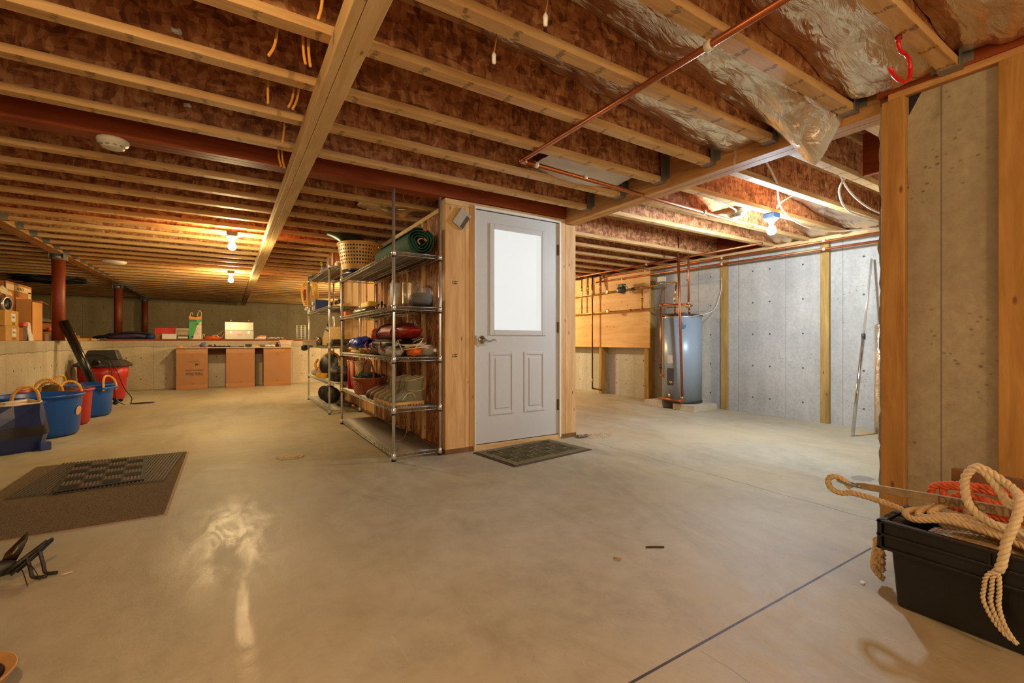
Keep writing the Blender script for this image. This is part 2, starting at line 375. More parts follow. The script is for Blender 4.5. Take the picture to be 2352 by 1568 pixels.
for k in range(-6,33):
    if k==2: continue
    lab=('wooden main ceiling I-joist, %s on the camera side of the red beam'%ordn(2-k)) if k<2 else ('wooden main ceiling I-joist, %s beyond the dark red beam'%ordn(k-2))
    loc=(XL,YK(k),ZJ)
    if k<=-5:
        continue
    if first: jm.location=loc; jm['label']=lab; jm['group']='I-joists of the main ceiling'; first=False
    else: dup(jm,loc,lab,'I-joists of the main ceiling')
js=joist('floor_joist',2.695-XL,False,True,'wooden I-joist hung on the dark red rim board, with the red hook screwed in it','I-joists of the main ceiling'); js.location=(XL,YK(-5),ZJ)
dup(js,(XL,YK(-6),ZJ),'wooden I-joist hung on the rim board directly above the camera','I-joists of the main ceiling')
jr=joist('floor_joist',2.945,True,False,'',None); first=True
for n,k in enumerate(range(-4,21)):
    if k==2: continue
    lab='wooden I-joist over the water heater room, %s one counted from the near return wall'%ordn(n+1); loc=(2.905,YK(k),ZJ)
    if first: jr.location=loc; jr['label']=lab; jr['group']='I-joists over the water heater room'; first=False
    else: dup(jr,loc,lab,'I-joists over the water heater room')
jl=joist('floor_joist',6.1,False,False,'',None); first=True
for n,k in enumerate(range(8,33)):
    lab='dark wooden I-joist over the crawl space, %s one from the camera'%ordn(n+1); loc=(-8.1,YK(k),ZJ)
    if first: jl.location=loc; jl['label']=lab; jl['group']='I-joists over the crawl space'; first=False
    else: dup(jl,loc,lab,'I-joists over the crawl space')
# beams
o=tag(B().box(XL,3.43,2.112,XG+.003,3.474,ZS).box(XL,3.476,2.112,XG+.003,3.518,ZS).box(XL,3.52,2.112,XG+.003,3.562,ZS).ob('red_beam',M_lvl,bev=.002),'dark red laminated beam crossing the ceiling above the door','beam')
tag(B().box(2.762,.95,ZG,2.83,16.1,ZS).box(2.832,.95,ZG,2.90,16.1,ZS).ob('girder',M_gird,bev=.002),'long brown girder with metal hangers running from the door to the right post','beam')
tag(B().box(-2.0,-3,ZJ-.004,-1.93,16.1,ZS).box(-1.928,-3,ZJ-.004,-1.862,16.1,ZS).ob('girder',M_gird,bev=.002),'left girder resting on the red steel columns','beam')
tag(B().box(-5.6,-3,ZJ-.18,-5.46,16.1,ZJ).ob('girder',M_gird,bev=.002),'dim low girder far left over the crawl space','beam')
t=T('strongback','pale wood strongback nailed under the joists across the middle of the ceiling','beam',(.34,0,2.02))
B().box(0,-3,.052,.11,16.0,.09).ob('flat_board',M_piney,t,bev=.003)
B().box(.0,-3,0,.038,16.0,.0515).ob('edge_board',M_piney,t,bev=.003)
B().box(.0395,-3,.0,.109,16.0,.0515).ob('wide_board',M_piney,t,bev=.003)
b=B().box(3.85,1.13,2.112,3.89,1.43,ZS); tag(b.ob('joist_block',M_lvly),'dark red blocking between two joists beside the right post','beam')
# ------------------------------------------------------------------ posts against the walls
tag(B().box(2.692,.834,0,2.731,.924,2.085).ob('wall_post',M_post,bev=.004),'upright two by four at the broken end of the near concrete wall','post')
tag(B().box(2.692,.40,0,2.731,.529,2.085).ob('wall_post',M_post,bev=.004),'wide upright board at the right edge behind the rope crate','post')
for y,l in ((2.46,'green tinted upright post on the far wall nearest the leaning rod'),(3.70,'green tinted upright post on the far wall right of the water heater')):
    tag(B().box(5.755,y,0,5.799,y+.09,2.078).ob('wall_post',M_pt,bev=.003),l,'post')
for y,l in ((4.97,'upright post under the right edge of the plumbing panel'),(6.02,'upright post under the middle of the plumbing panel')):
    tag(B().box(5.66,y,0,5.798,y+.09,2.075).ob('wall_post',M_pt,bev=.003),l,'post')
M_ply=wood('plywood',(218,170,108),(240,202,146),'y',.6,True,.6)
tag(B().box(5.64,4.93,.83,5.659,9.6,2.085).ob('plywood_sheet',M_ply,bev=.001),'big plywood sheet carrying the copper plumbing','board')
tag(B().box(2.74,.76,0,2.98,.86,2.0).ob('x',M_foil),'x','x') if 0 else None
# ------------------------------------------------------------------ enclosure with the door
enc=stE('wall_enclosure')
E0,E1,YF,YB=1.512,2.90,3.45,7.5
B().box(E0,YF,.0,1.775,YF+.1,.04).box(2.70,YF,0,E1,YF+.1,.04).box(E0,YF+.1,0,E0+.09,YB,.04).ob('bottom_plate',plain('stained_plate',(120,84,46),.8,0,.3,6),enc,bev=.003)
B().box(E0,YF,2.062,2.76,YF+.1,2.108).ob('top_plate',M_pinex,enc,bev=.003)
B().box(E0,YF+.1,2.02,E0+.09,YB,2.058).ob('top_plate',M_piney,enc,bev=.003)
for x0,x1 in ((E0,1.69),(1.692,1.732),(1.734,1.772),(2.705,2.765),(2.767,E1-.01)):
    B().box(x0,YF,.04,x1,YF+.1,2.061).ob('stud',M_pinez,enc,bev=.003)
KB=[]; y=YF+.105; ks=[]
i=0
while y<YB:
    B().box(E0,y,.04,E0+.089,y+.038,2.02).ob('stud',M_pinez,enc,bev=.002); ks.append(y); y+=.406
for i,y in enumerate(ks):
    if i+1>=len(ks): break
    y0=y+.039; y1=ks[i+1]-.001
    if i in (5,6,7,8): B().box(E0+.02,y0,.04,E0+.04,y1,2.02).ob('sheathing',M_pinez,enc)
    else:
        sd=i*3.1
        def fn(u,v,sd=sd,y0=y0,y1=y1):
            yy=y0+(y1-y0)*u; zz=.04+1.98*v
            return (E0+.035-.03*sin(PI*u)+.022*noise.noise(V(sd,u*3,zz*1.2))+.016*noise.noise(V(sd,u*9,zz*3.5))-.004*abs(noise.noise(V(sd,u*20,zz*9))),yy,zz)
        o=B().grid(14,70,fn).ob('kraft_batt',M_kraft,enc,True)
        KB.append((y0,y1))
B().box(E1-.10,YF+.1,0,E1-.012,YB,2.06).ob('side_wall',M_osb,enc)
B().box(E0,YB,0,E1-.012,YB+.09,2.06).ob('back_wall',M_osb,enc)
# stamps inked on the wide stud
for z,w in ((1.405,.03),(.80,.05)):
    b=B()
    for q in range(4): b.box(1.575+q*.012,YF-.0012,z,1.575+q*.012+.007,YF-.0002,z+.012); b.box(1.575+q*.012,YF-.0012,z+.02,1.575+q*.012+.009,YF-.0002,z+.026)
    b.ob('ink_stamp',M_black,enc)
# door
M_door=plain('door_paint',(196,198,200),.45,0,.015)
M_glass=emis('lit_frosted_glass',(1,1,.96),.27,(70,70,68))  # emission in the pane stands in for light from the space behind
d=stE('door_1'); DX0,DX1,DZ0,DZ1=1.787,2.683,.05,2.058; DY=YF+.012
g0,g1,h0,h1=1.965,2.50,1.02,1.925
B().box(DX0,DY,DZ0,g0,DY+.044,DZ1).box(g1,DY,DZ0,DX1,DY+.044,DZ1).box(g0,DY,DZ0,g1,DY+.044,h0).box(g0,DY,h1,g1,DY+.044,DZ1).ob('slab',M_door,d)
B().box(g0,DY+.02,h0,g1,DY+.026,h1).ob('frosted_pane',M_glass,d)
b=B()
for x0,x1,z0,z1 in ((g0-.035,g0+.012,h0-.035,h1+.035),(g1-.012,g1+.035,h0-.035,h1+.035),(g0+.0125,g1-.0125,h0-.035,h0+.012),(g0+.0125,g1-.0125,h1-.012,h1+.035)):
    b.box(x0,DY-.012,z0,x1,DY+.002,z1)
b.ob('glazing_frame',M_door,d,bev=.005)
for x0,x1 in ((1.935,2.185),(2.292,2.525)):
    z0,z1=.288,.838; b=B(); w=.028
    for q in ((x0,z0,x0+w,z1),(x1-w,z0,x1,z1),(x0+w+.0005,z0,x1-w-.0005,z0+w),(x0+w+.0005,z1-w,x1-w-.0005,z1)): b.box(q[0],DY-.007,q[1],q[2],DY+.001,q[3])
    e=.055; b.box(x0+e,DY-.006,z0+e,x1-e,DY+.001,z1-e); b.ob('raised_panel',M_door,d,bev=.005)
B().box(1.772,YF-.022,.02,DX0-.003,YF+.1,2.085).box(DX1+.003,YF-.012,.02,2.704,YF+.1,2.085).box(DX0-.0025,YF-.012,DZ1+.004,DX1+.0025,YF+.1,2.085).ob('door_frame',M_white,d,bev=.002)
B().box(1.775,YF-.004,0,2.704,YF+.1,.043).ob('sill',M_pinex,d)
B().box(DX0,DY+.002,.043,DX1,DY+.03,.049).ob('sweep',M_black,d)
for z in (1.803,1.064,.328): B().box(2.668,DY-.006,z-.05,2.704,DY+.002,z+.05).cyl((2.684,DY-.008,z-.05),(2.684,DY-.008,z+.05),.007,n=8).ob('hinge',plain('hinge_bronze',(120,98,74),.35,.9),d)
b=B().lathe([(.0,0),(.034,0),(.036,.006),(.030,.014),(.016,.018),(.014,.05),(.0,.052)],24,(1.857,DY,.945),M=Matrix.Rotation(PI/2,3,'X'))
b.tube(curve([(1.857,DY-.045,.945),(1.89,DY-.047,.938),(1.92,DY-.047,.934),(1.95,DY-.046,.945),(1.985,DY-.045,.938)],6),[.009]*6+[.008]*6+[.007]*6+[.006]*6+[.004],10)
b.ob('lever_handle',plain('satin_nickel',(190,182,170),.25,1),d,True)
B().box(1.771,YF-.026,.90,1.788,YF-.02,.98).ob('strike_plate',M_brass,d)
# ------------------------------------------------------------------ camera
cam=bpy.data.cameras.new('camera'); co=bpy.data.objects.new('camera',cam); COL.objects.link(co)
co.location=(0,0,.93); co.rotation_euler=(PI/2,0,math.radians(-32.0)); cam.sensor_width=36; cam.lens=36*1045/2352; cam.clip_start=.02
SC.camera=co
# ------------------------------------------------------------------ bulbs
def bulb(loc,label,rgb,power,globe=False,blue=False,rad=.041,k=30):
    t=T('bulb_holder',label,'lamp',loc)
    B().box(-.052,-.052,-.045,.052,.052,0).ob('junction_box',M_blue if blue else M_dark,t,bev=.004)
    B().lathe([(.058,-.045),(.06,-.052),(.045,-.064),(.026,-.075),(.024,-.09),(.0,-.09)],24).ob('socket',M_white,t,True)
    rr=rad
    B().lathe([(.013,-.088),(.014,-.10),(rr*.8,-.10-rr*.7),(rr,-.10-rr*1.3),(rr*.86,-.10-rr*1.9),(rr*.5,-.10-rr*2.25),(.002,-.10-rr*2.35)],24).ob('bulb',emis('bulb_glow_%d'%int(loc[1]*10+50),rgb,k),t,True)
    l=bpy.data.lights.new('bulb_light','POINT'); l.energy=power; l.color=rgb; l.shadow_soft_size=rr*1.35
    lo=bpy.data.objects.new('bulb_light',l); COL.objects.link(lo); lo.location=(0,0,-.10-rr*1.2); lo.parent=t
    return t
WARM=(1,.77,.38); COOL=(.72,.86,1.0)
DEEP=(1,.67,.34)
bulb((.04,5.77,ZJ),'bare bulb under the main ceiling, nearer of the two left of the strongback',WARM,62)
bulb((.045,8.95,ZJ),'bare bulb under the main ceiling, farther of the two left of the strongback',WARM,58)
bulb((-.35,.57,ZJ),'bare bulb above the camera',DEEP,44)
bulb((4.26,2.294,ZJ),'bright white bulb on a blue box over the water heater room',COOL,120,blue=True,k=40)
bulb((4.15,7.9,ZJ),'bare bulb behind the door enclosure lighting the plywood panel',WARM,210)
bulb((2.4,9.7,ZJ),'added fill bulb out of view behind the far end of the enclosure',WARM,70)  # unseen, added to brighten the far area and back wall
bulb((3.0,13.4,ZJ),'added fill bulb out of view behind the enclosure near the back wall',WARM,55)  # second unseen bulb, added to lift the back wall
bulb((1.15,-1.2,ZJ),'added fill bulb on the ceiling out of view behind the camera',DEEP,26)  # unseen, added as fill for the near ceiling and floor
w=bpy.data.worlds.new('world'); SC.world=w; w.use_nodes=True; w.node_tree.nodes['Background'].inputs[0].default_value=(1,.74,.46,1); w.node_tree.nodes['Background'].inputs[1].default_value=.75
vs=SC.view_settings; vs.view_transform='Standard'; vs.look='None'; vs.exposure=1.55; vs.gamma=1
SC.cycles.use_denoising=True; SC.cycles.max_bounces=10; SC.cycles.diffuse_bounces=5; SC.cycles.glossy_bounces=5; SC.cycles.sample_clamp_indirect=4; SC.cycles.transparent_max_bounces=16
# ------------------------------------------------------------------ shaping helpers
def lump(b,c,r,amp=.15,fr=3,seed=0,nu=28,nv=16,mi=0,flat=True,rz=0,sq=2.6):
    # superellipsoid bag / bundle with folds, flattened where it rests
    c=Vector(c); R=Matrix.Rotation(rz,3,'Z'); vs=[]
    sg=lambda x,p:math.copysign(abs(x)**p,x); e=2/sq
    for i in range(nv+1):
        t=-PI/2+PI*min(max(i/nv,.03),.97)
        for k in range(nu):
            a=2*PI*k/nu; p=V(sg(cos(t),e)*sg(cos(a),e)*r[0],sg(cos(t),e)*sg(sin(a),e)*r[1],sg(sin(t),e)*r[2])
            q=V(p.x/r[0],p.y/r[1],p.z/r[2])*fr*.5+V(seed*3.7,seed*1.3,seed)
            d=1+amp*(noise.noise(q)+.6*noise.noise(q*2.3)-.5*abs(noise.noise(q*4.1)))
            p*=d
            if flat: p.z=max(p.z,-r[2])
            vs.append(R@p+c)
    fs=[(i*nu+k,i*nu+(k+1)%nu,(i+1)*nu+(k+1)%nu,(i+1)*nu+k) for i in range(nv) for k in range(nu)]
    fs+= [tuple(range(nu))[::-1],tuple(nv*nu+k for k in range(nu))]
    return b.add(vs,fs,mi)
def text(s,size,mat,parent,loc,rot,name='lettering',depth=.0006,align='CENTER',sx=1):
    cu=bpy.data.curves.new(name,'FONT'); cu.body=s; cu.size=size; cu.extrude=depth; cu.align_x=align; cu.align_y='CENTER'
    tmp=bpy.data.objects.new('tmp',cu); COL.objects.link(tmp)
    dg=bpy.context.evaluated_depsgraph_get(); me=bpy.data.meshes.new_from_object(tmp.evaluated_get(dg)); me.name=name
    bpy.data.objects.remove(tmp); me.materials.clear(); me.materials.append(mat)
    o=bpy.data.objects.new(name,me); COL.objects.link(o); o.location=loc; o.rotation_euler=rot; o.scale=(sx,1,1); o.parent=parent; return o
def carton(name,label,loc,size,rz=0,mat=None,group=None,tape=True,cat='box',axis='y'):
    t=T(name,label,cat,loc,rz,group); x,y,z=size
    B().box(-x/2,-y/2,0,x/2,y/2,z).ob('body',mat or M_card,t,bev=.004)
    if tape: B().box(-x/2-.001,-.025,z*.82,x/2+.001,.025,z+.001).ob('tape_strip',M_tape,t) if axis=='x' else B().box(-.025,-y/2-.001,z*.82,.025,y/2+.001,z+.001).ob('tape_strip',M_tape,t)
    return t
# ------------------------------------------------------------------ wire shelving
def shelf_unit(label,x0,x1,y0,y1,zs,h,lean=0):
    t=T('wire_shelf_unit',label,'shelf',((x0+x1)/2,(y0+y1)/2,0)); ox,oy=(x0+x1)/2,(y0+y1)/2; X=(x1-x0)/2; Y=(y1-y0)/2
    for sx in (-1,1):
        for sy in (-1,1):
            b=B().cyl((sx*X,sy*Y,.018),(sx*X,sy*Y,h),.0128,n=12)
            for q in range(int(h/.0254)): b.lathe([(.0128,q*.0254+.02),(.0122,q*.0254+.0215),(.0128,q*.0254+.023)],12,(sx*X,sy*Y,0),cap=False)
            p=b.ob('post',M_chrome,t,True)
            B().lathe([(.012,0),(.018,.002),(.016,.018),(.0135,.02)],14,(sx*X,sy*Y,0)).ob('foot',M_black,p,True)
    for z in zs:
        b=B(); e=.012; z0=z-.026
        for sy in (-1,1):       # short ends
            yy=sy*(Y-.002); b.tube([(-X+e,yy,z),(X-e,yy,z)],.0034,6); b.tube([(-X+e,yy,z0),(X-e,yy,z0)],.0034,6)
            n=9; pts=[(-X+e+(2*X-2*e)*i/(2*n),yy,z if i%2 else z0) for i in range(2*n+1)]; b.tube(pts,.0022,5)
        for sx in (-1,1):       # long edges
            xx=sx*(X-.002); b.tube([(xx,-Y+e,z),(xx,Y-e,z)],.0034,6); b.tube([(xx,-Y+e,z0),(xx,Y-e,z0)],.0034,6)
            n=44; pts=[(xx,-Y+e+(2*Y-2*e)*i/(2*n),z if i%2 else z0) for i in range(2*n+1)]; b.tube(pts,.0022,5)
        n=int(2*Y/.0225)
        for i in range(1,n): yy=-Y+2*Y*i/n; b.tube([(-X,yy,z+.002),(X,yy,z+.002)],.0023,5)
        for xx in (-X*.34,X*.34):
            b.tube([(xx,-Y,z-.003),(xx,Y,z-.003)],.003,6); b.tube([(xx,-Y,z0),(xx,Y,z0)],.003,6)
            m=40; b.tube([(xx,-Y+2*Y*i/(2*m),z-.003 if i%2 else z0) for i in range(2*m+1)],.002,5)
        s=b.ob('wire_shelf',M_wire,t,True)
        for sx in (-1,1):
            for sy in (-1,1): B().lathe([(.0145,z-.034),(.0185,z-.032),(.0165,z+.006),(.0145,z+.008)],14,(sx*X,sy*Y,0)).lathe([(.0132,z-.046),(.0162,z-.046),(.0162,z-.0335),(.0132,z-.0335)],12,(sx*X,sy*Y,0),mi=1).ob('collar',[M_chrome,M_black],s,True)
    return t
for yy,zz in ((KB[1][0]+.2,.66),(KB[0][0]+.2,.36),(KB[0][0]+.19,1.12)): text('R19',.045,plain('red_ink_%d'%int(zz*100),(120,40,24),.8),enc,(E0-.004,yy,zz),(PI/2,0,-PI/2),'printed_mark')
Z1=[.052,.405,.802,1.205,1.63]; Z2=[.05,.40,.865,1.39,1.9]
shelf_unit('tall chrome wire shelf unit holding boots and bags beside the door enclosure',1.09,1.476,3.475,5.36,Z1,2.165)
shelf_unit('chrome wire shelf unit farther back, full of tools and a blue box',1.10,1.478,6.15,7.90,Z2,1.99)
zt=lambda z:z+.006
# ------------------------------------------------------------------ unit 1, top shelf
M_green=plain('green_canvas',(34,82,62),.8,0,.3,14,.6,(.4,3,.4))
t=T('canvas_roll','dark green canvas rolled up on the top shelf nearest the door','fabric roll',(1.345,3.56,zt(1.63)+.118)); 
b=B(); n=150; sp=[]
for i in range(n):
    a=-PI/2+i/n*2*PI*3.6; r=.034+.08*(i/n)+.004*sin(a*3); sp.append((r*cos(a)*1.06,r*sin(a)))
sp=[(x,max(z,-.115)) for x,z in sp]; L=1.0
vs=[];m=26
for j in range(m+1):
    y=L*j/m; w=1+.02*sin(j*2.1)+.012*noise.noise(V(j,1,1))
    for x,z in sp: vs.append((x*w,y+.012*noise.noise(V(x*9,z*9,j*.1)) if j in(0,m) else y,z*w if z>-.1 else z))
b.add(vs,[(j*n+i,j*n+i+1,(j+1)*n+i+1,(j+1)*n+i) for j in range(m) for i in range(n-1)])
b.ob('rolled_sheet',M_green,t,True,solid=.006)
B().obox((.03,-.004,.094),(.03,.008,.016),(0,.25,0)).obox((.035,-.004,.012),(.03,.008,.016),(0,.5,0)).ob('tag',plain('orange_tag',(196,96,36),.7),t)
rope(B(),curve([(.01,-.006,.02),(-.02,-.008,.012),(-.03,-.008,-.01),(-.01,-.006,-.03)],5),.005).ob('tie_cord',plain('tan_cord',(206,170,120),.9),t,True)
# laundry basket
M_bask=plain('mustard_plastic',(206,160,78),.4,0,.04)
t=T('laundry_basket','mustard yellow laundry basket with square holes on the top shelf','basket',(1.235,5.13,1.70)); b=B()
rows=15; cols=88; H=.27
def bp(i,j): 
    f=j/rows; r=.185+.042*f; a=2*PI*i/cols; return (r*cos(a),r*1.06*sin(a),.004+H*f)
vs=[bp(i,j) for j in range(rows+1) for i in range(cols)]; fs=[]
for j in range(rows):
    for i in range(cols):
        if j in (3,5,7,9,11,) and i%2==0: continue
        if j==13 and i%2==0: continue
        fs.append((j*cols+i,j*cols+(i+1)%cols,(j+1)*cols+(i+1)%cols,(j+1)*cols+i))
b.add(vs,fs); b.add([(.185*cos(2*PI*k/44),.196*sin(2*PI*k/44),.004) for k in range(44)],[tuple(range(44))])
b.ob('wall',M_bask,t,solid=.005)
B().lathe([(.224,H),(.238,H+.002),(.242,H+.012),(.238,H+.022),(.226,H+.022),(.222,H+.01),(.224,H)],48,sy=1.06,cap=False).ob('rim',M_bask,t,True)
# green leathery thing sticking out of the basket
b=B(); pts=[]
def fn(u,v):
    x=-.18+.36*u; y=-.10+.34*v
    z=.13*max(0,1-(2*u-1)**2)**.5+.10*v+.014*noise.noise(V(u*4,v*4,2))+.012*sin(u*17)*(1-v); z+= -.16*(1-v)**3+.05*(1-u)*v
    return (x,y,z)
o=b.grid(18,14,fn).ob('folded_vinyl_cover',plain('dark_olive_vinyl',(58,66,54),.35,0,.1,8,.2),None,True,solid=.012)
at(o,(1.20,5.16,1.985),(-.1,-.10,.45)); tag(o,'dark olive vinyl cover stuffed into the mustard laundry basket','cover')
o=lump(B(),(0,0,.0),(.13,.12,.10),.25,4,5).ob('rag',plain('dark_rag',(40,44,40),.8),None,True); at(o,(1.26,5.12,1.84)); tag(o,'dark rag inside the mustard laundry basket','rag')
b=B(); lump(b,(0,0,.026),(.175,.20,.026),.10,5,3); lump(b,(-.05,-.13,.058),(.1,.09,.012),.2,6,7)
o=b.ob('folded_tarp',plain('navy_tarp',(44,58,116),.4,0,.15,12,.4),None,True); at(o,(1.235,5.17,zt(1.63))); tag(o,'navy blue folded tarp under the laundry basket','tarp')
b=B().box(-.1,-.14,0,.1,.14,.003).box(-.095,-.15,.0035,.09,.12,.006)
o=b.ob('folded_plastic',plain('pale_blue_film',(120,134,190),.25),None); at(o,(1.02,5.24,zt(1.63)+.002),(0,-.35,.1)); bpy.data.objects.remove(o)
# ------------------------------------------------------------------ unit 1, fourth shelf (z 1.205)
z=zt(1.205)
M_clear=clear('clear_film',(235,235,232),.12,.13)
t=T('plastic_bag','clear plastic bag with a black roll inside on the fourth shelf','bag',(1.34,3.60,z))
lump(B(),(0,0,.085),(.115,.15,.085),.16,4,11,36,20).ob('film',M_clear,t,True)
b=B(); 
for i in range(7): b.tube(curve([(-.075,-.10+.01*i,.02+.013*i),(0,-.11,.024+.013*i),(.085,-.08,.02+.011*i)],4),.012,8)
lump(b,(.01,0,.062),(.088,.10,.055),.06,3,2); b.ob('black_roll',plain('black_fabric',(22,24,26),.6),t,True)
o=B().lathe([(.0,0),(.062,0),(.064,.01),(.062,.02),(.062,.19),(.065,.2),(.058,.2),(.056,.03),(0,.03)],32).ob('metal_canister',plain('tan_enamel',(190,166,128),.25,.4),None,True); at(o,(1.40,4.0,z+.05)); tag(o,'tan metal canister beside the plastic bag on the fourth shelf','canister')
o=lump(B(),(0,0,.025),(.06,.09,.025),.1,3,9).ob('folded_cloth',plain('brown_cloth',(120,84,56),.9),None,True); at(o,(1.40,4.0,z)); tag(o,'brown folded cloth under the tan metal canister','cloth')
o=B().lathe([(0,0),(.055,0),(.055,.27),(0,.27)],28).ob('paper_tube',plain('white_paper',(224,218,206),.6),None,True); at(o,(1.36,4.27,z)); tag(o,'upright white paper tube behind the chrome post on the fourth shelf','tube')
b=B()
for i in range(5):
    a=.2*i; b.tube(curve([(-.05+.01*i,-.14,.012+.012*i),(.0,-.02,.03+.014*i),(.02*i-.04,.12,.016+.01*i)],6),[.010]*7+[.013]*6,7)
o=b.ob('driftwood',plain('grey_driftwood',(168,140,100),.9,0,.2,16,.4),None,True); at(o,(1.24,3.86,z)); tag(o,'bundle of pale driftwood sticks in front of the tan canister','stick')
o=B().box(-.05,-.035,0,.05,.035,.05).ob('small_box',plain('brown_box_print',(140,90,48),.7,0,.25,14),None,bev=.004); at(o,(1.36,3.84,z)); tag(o,'small brown box behind the driftwood sticks','box')
# black wire figure
b=B(); b.ball((0,0,.075),.014)
for dx,dy,dz in ((.05,0,.02),(-.05,.01,.03),(.02,.05,.05),(-.02,-.05,.04),(.03,-.04,.0),(-.04,.03,.0)): b.tube([(0,0,.055),(dx*.6,dy*.6,.06),(dx,dy,dz)],.004,6)
b.cyl((0,0,0),(0,0,.07),.006); b.lathe([(.03,0),(.03,.004),(0,.004)],16)
o=b.ob('hook_rack',M_black,None,True); at(o,(1.2,4.18,z)); tag(o,'small black spiky hook rack by the white paper tube','hook')
b=B().box(-.055,-.16,.0,.055,.16,.055).box(-.05,-.172,.006,.05,-.16,.049)
o=b.ob('tool_case',plain('yellow_plastic',(224,184,46),.4),None,bev=.012,seg=3); at(o,(1.30,4.98,z+.085)); tag(o,'yellow plastic tool case on a bag, fourth shelf','case')
o=lump(B(),(0,0,.04),(.12,.28,.04),.16,5,21,40,14).ob('grey_bag',plain('grey_film',(112,104,96),.3,0,.2,9,.6),None,True); at(o,(1.27,4.98,z)); tag(o,'crumpled grey plastic bag under the yellow tool case','bag')
o=B().box(-.03,-.05,0,.03,.05,.05).ob('orange_box',plain('orange_card',(226,120,40),.5),None,bev=.003); at(o,(1.13,5.27,z)); tag(o,'small orange box at the far end of the fourth shelf','box')
b=B(); b.tube([(0,-.22,.01),(0,.22,.012)],.007,8); b.tube([(.035,-.2,.01),(.05,.2,.01)],.006,8); b.obox((0,.24,.013),(.03,.06,.02))
o=b.ob('drill_bits',M_dark,None,True); at(o,(1.2,4.45,z),(0,0,.05)); tag(o,'two dark steel bars lying along the fourth shelf','bar')
# ------------------------------------------------------------------ unit 1, third shelf (z .802)
z=zt(.802)
t=T('backpack','black backpack lying under the red duffel on the third shelf','bag',(1.30,4.12,z))
lump(B(),(0,0,.075),(.17,.46,.075),.16,4,31,48,18).ob('body',plain('black_nylon',(30,27,27),.5,0,.2,20,.3),t,True)
for q in (-.2,.05,.28): B().tube(curve([(-.165,q-.09,.03),(-.19,q,.075),(-.15,q+.1,.12)],5),.008,6).ob('strap',plain('dark_red_strap',(150,40,26),.6),t,True)
b=B()
for q in (-.22,.12): b.obox((-.166,q,.07),(.012,.03,.02),(0,0,0))
b.ob('buckle',M_black,t,bev=.003)
t=T('duffel_bag','red duffel bag on top of the black backpack','bag',(1.30,4.06,z+.135))
lump(B(),(0,0,.068),(.13,.50,.068),.13,4,41,48,16,sq=2.2).ob('body',plain('red_nylon',(150,26,20),.5,0,.12,14,.3),t,True)
lump(B(),(-.02,.515,.06),(.075,.05,.055),.2,4,43).ob('end_pocket',plain('orange_red_nylon',(196,56,32),.5,0,.1,14,.3),t,True)
for q in (-.28,.16): B().tube(curve([(-.125,q,.02),(-.135,q,.075),(-.06,q,.135),(.06,q,.135)],6),.011,6).ob('strap',plain('maroon_webbing',(66,14,12),.7),t,True)
b=B()
def fn(u,v):
    x=-.12+.25*u; y=-.22+.44*v; h=.10*sin(PI*min(max(u,.02),.98))**.5*(.55+.45*sin(PI*v)**.6)
    return (x+.02*noise.noise(V(v*6,u*2,0)),y,.012+h+.03*noise.noise(V(u*3,v*5,4))+.018*abs(noise.noise(V(u*9,v*7,9))))
b.grid(26,30,fn); b2=lump(B(),(0,0,.035),(.11,.2,.035),.2,4,14); b.add(b2.v,b2.f)
o=b.ob('blue_tarp',plain('royal_blue_vinyl',(40,62,176),.28,0,.08),None,True,solid=.004); at(o,(1.22,4.95,z+.055)); tag(o,'crumpled royal blue tarp on the third shelf','tarp')
for i,(x,y,zz,r,L,c,lb) in enumerate(((1.14,4.92,.016,.015,.34,(216,188,104),'yellowish wooden stake at the front edge of the third shelf'),(1.19,4.98,.017,.016,.42,(190,140,88),'brown dowel under the royal blue tarp'),(1.25,5.0,.018,.017,.4,(206,170,110),'pale dowel beneath the royal blue tarp, deepest of the sticks'),(1.155,5.12,.046,.014,.3,(226,196,130),'short pale stick lying over the stakes under the blue tarp'))):
    o=B().cyl((0,-L/2,0),(0,L/2,0),r,n=12).ob('wooden_stick',plain('stick_%d'%i,c,.7,0,.1,10),None,True); at(o,(x,y,z+zz)); tag(o,lb,'stick')
# white cord
t=T('cord_hank','white cord in loose loops on the third shelf near the door','cord',(1.30,3.68,z)); b=B(); P=[]
for i in range(46):
    a=i*1.02; P.append((.10*cos(a)*(1+.3*noise.noise(V(i*.7,0,0))),.16*sin(a*.93)*(1+.3*noise.noise(V(0,i*.8,0))),.055+.05*noise.noise(V(i*.5,3,1))+.0012*i))
b.tube(curve(P,5),.0042,6)
b.tube(curve([(-.09,-.05,.05),(-.1,.02,.12),(-.05,.12,.135),(.02,.1,.10),(.05,.0,.13),(.07,-.1,.15),(.03,-.16,.12),(-.02,-.14,.06)],8),.0045,6)
b.ob('loops',plain('white_cord',(232,222,196),.7),t,True)
def bottle(c,ry,label,L=.2,r=.036,tint=(228,232,230)):
    t=T('plastic_bottle',label,'bottle',c,ry)
    M=Matrix.Rotation(PI/2,3,'X')
    B().lathe([(.0,0),(r*.8,.0),(r,.012),(r*.97,.05),(r,.06),(r*.97,.1),(r,L*.68),(r*.5,L*.86),(.014,L*.92),(.014,L)],20,M=M,c=(0,0,r)).ob('body',clear('bottle_film_%d'%int(c[1]*100),tint,.05,.32),t,True)
    B().lathe([(.0155,L-.004),(.0155,L+.016),(0,L+.016)],14,M=M,c=(0,0,r)).ob('cap',M_white,t,True)
    return t
bottle((1.14,3.98,z),.3,'clear plastic bottle lying by the black backpack, third shelf',.24,.042)
bottle((1.405,3.72,z),.15,'clear plastic bottle at the door end of the third shelf',.22,.05)
t=T('wrapped_pack','orange pack wrapped in clear film beside the white cord','pack',(1.375,3.60,z)) if 0 else None
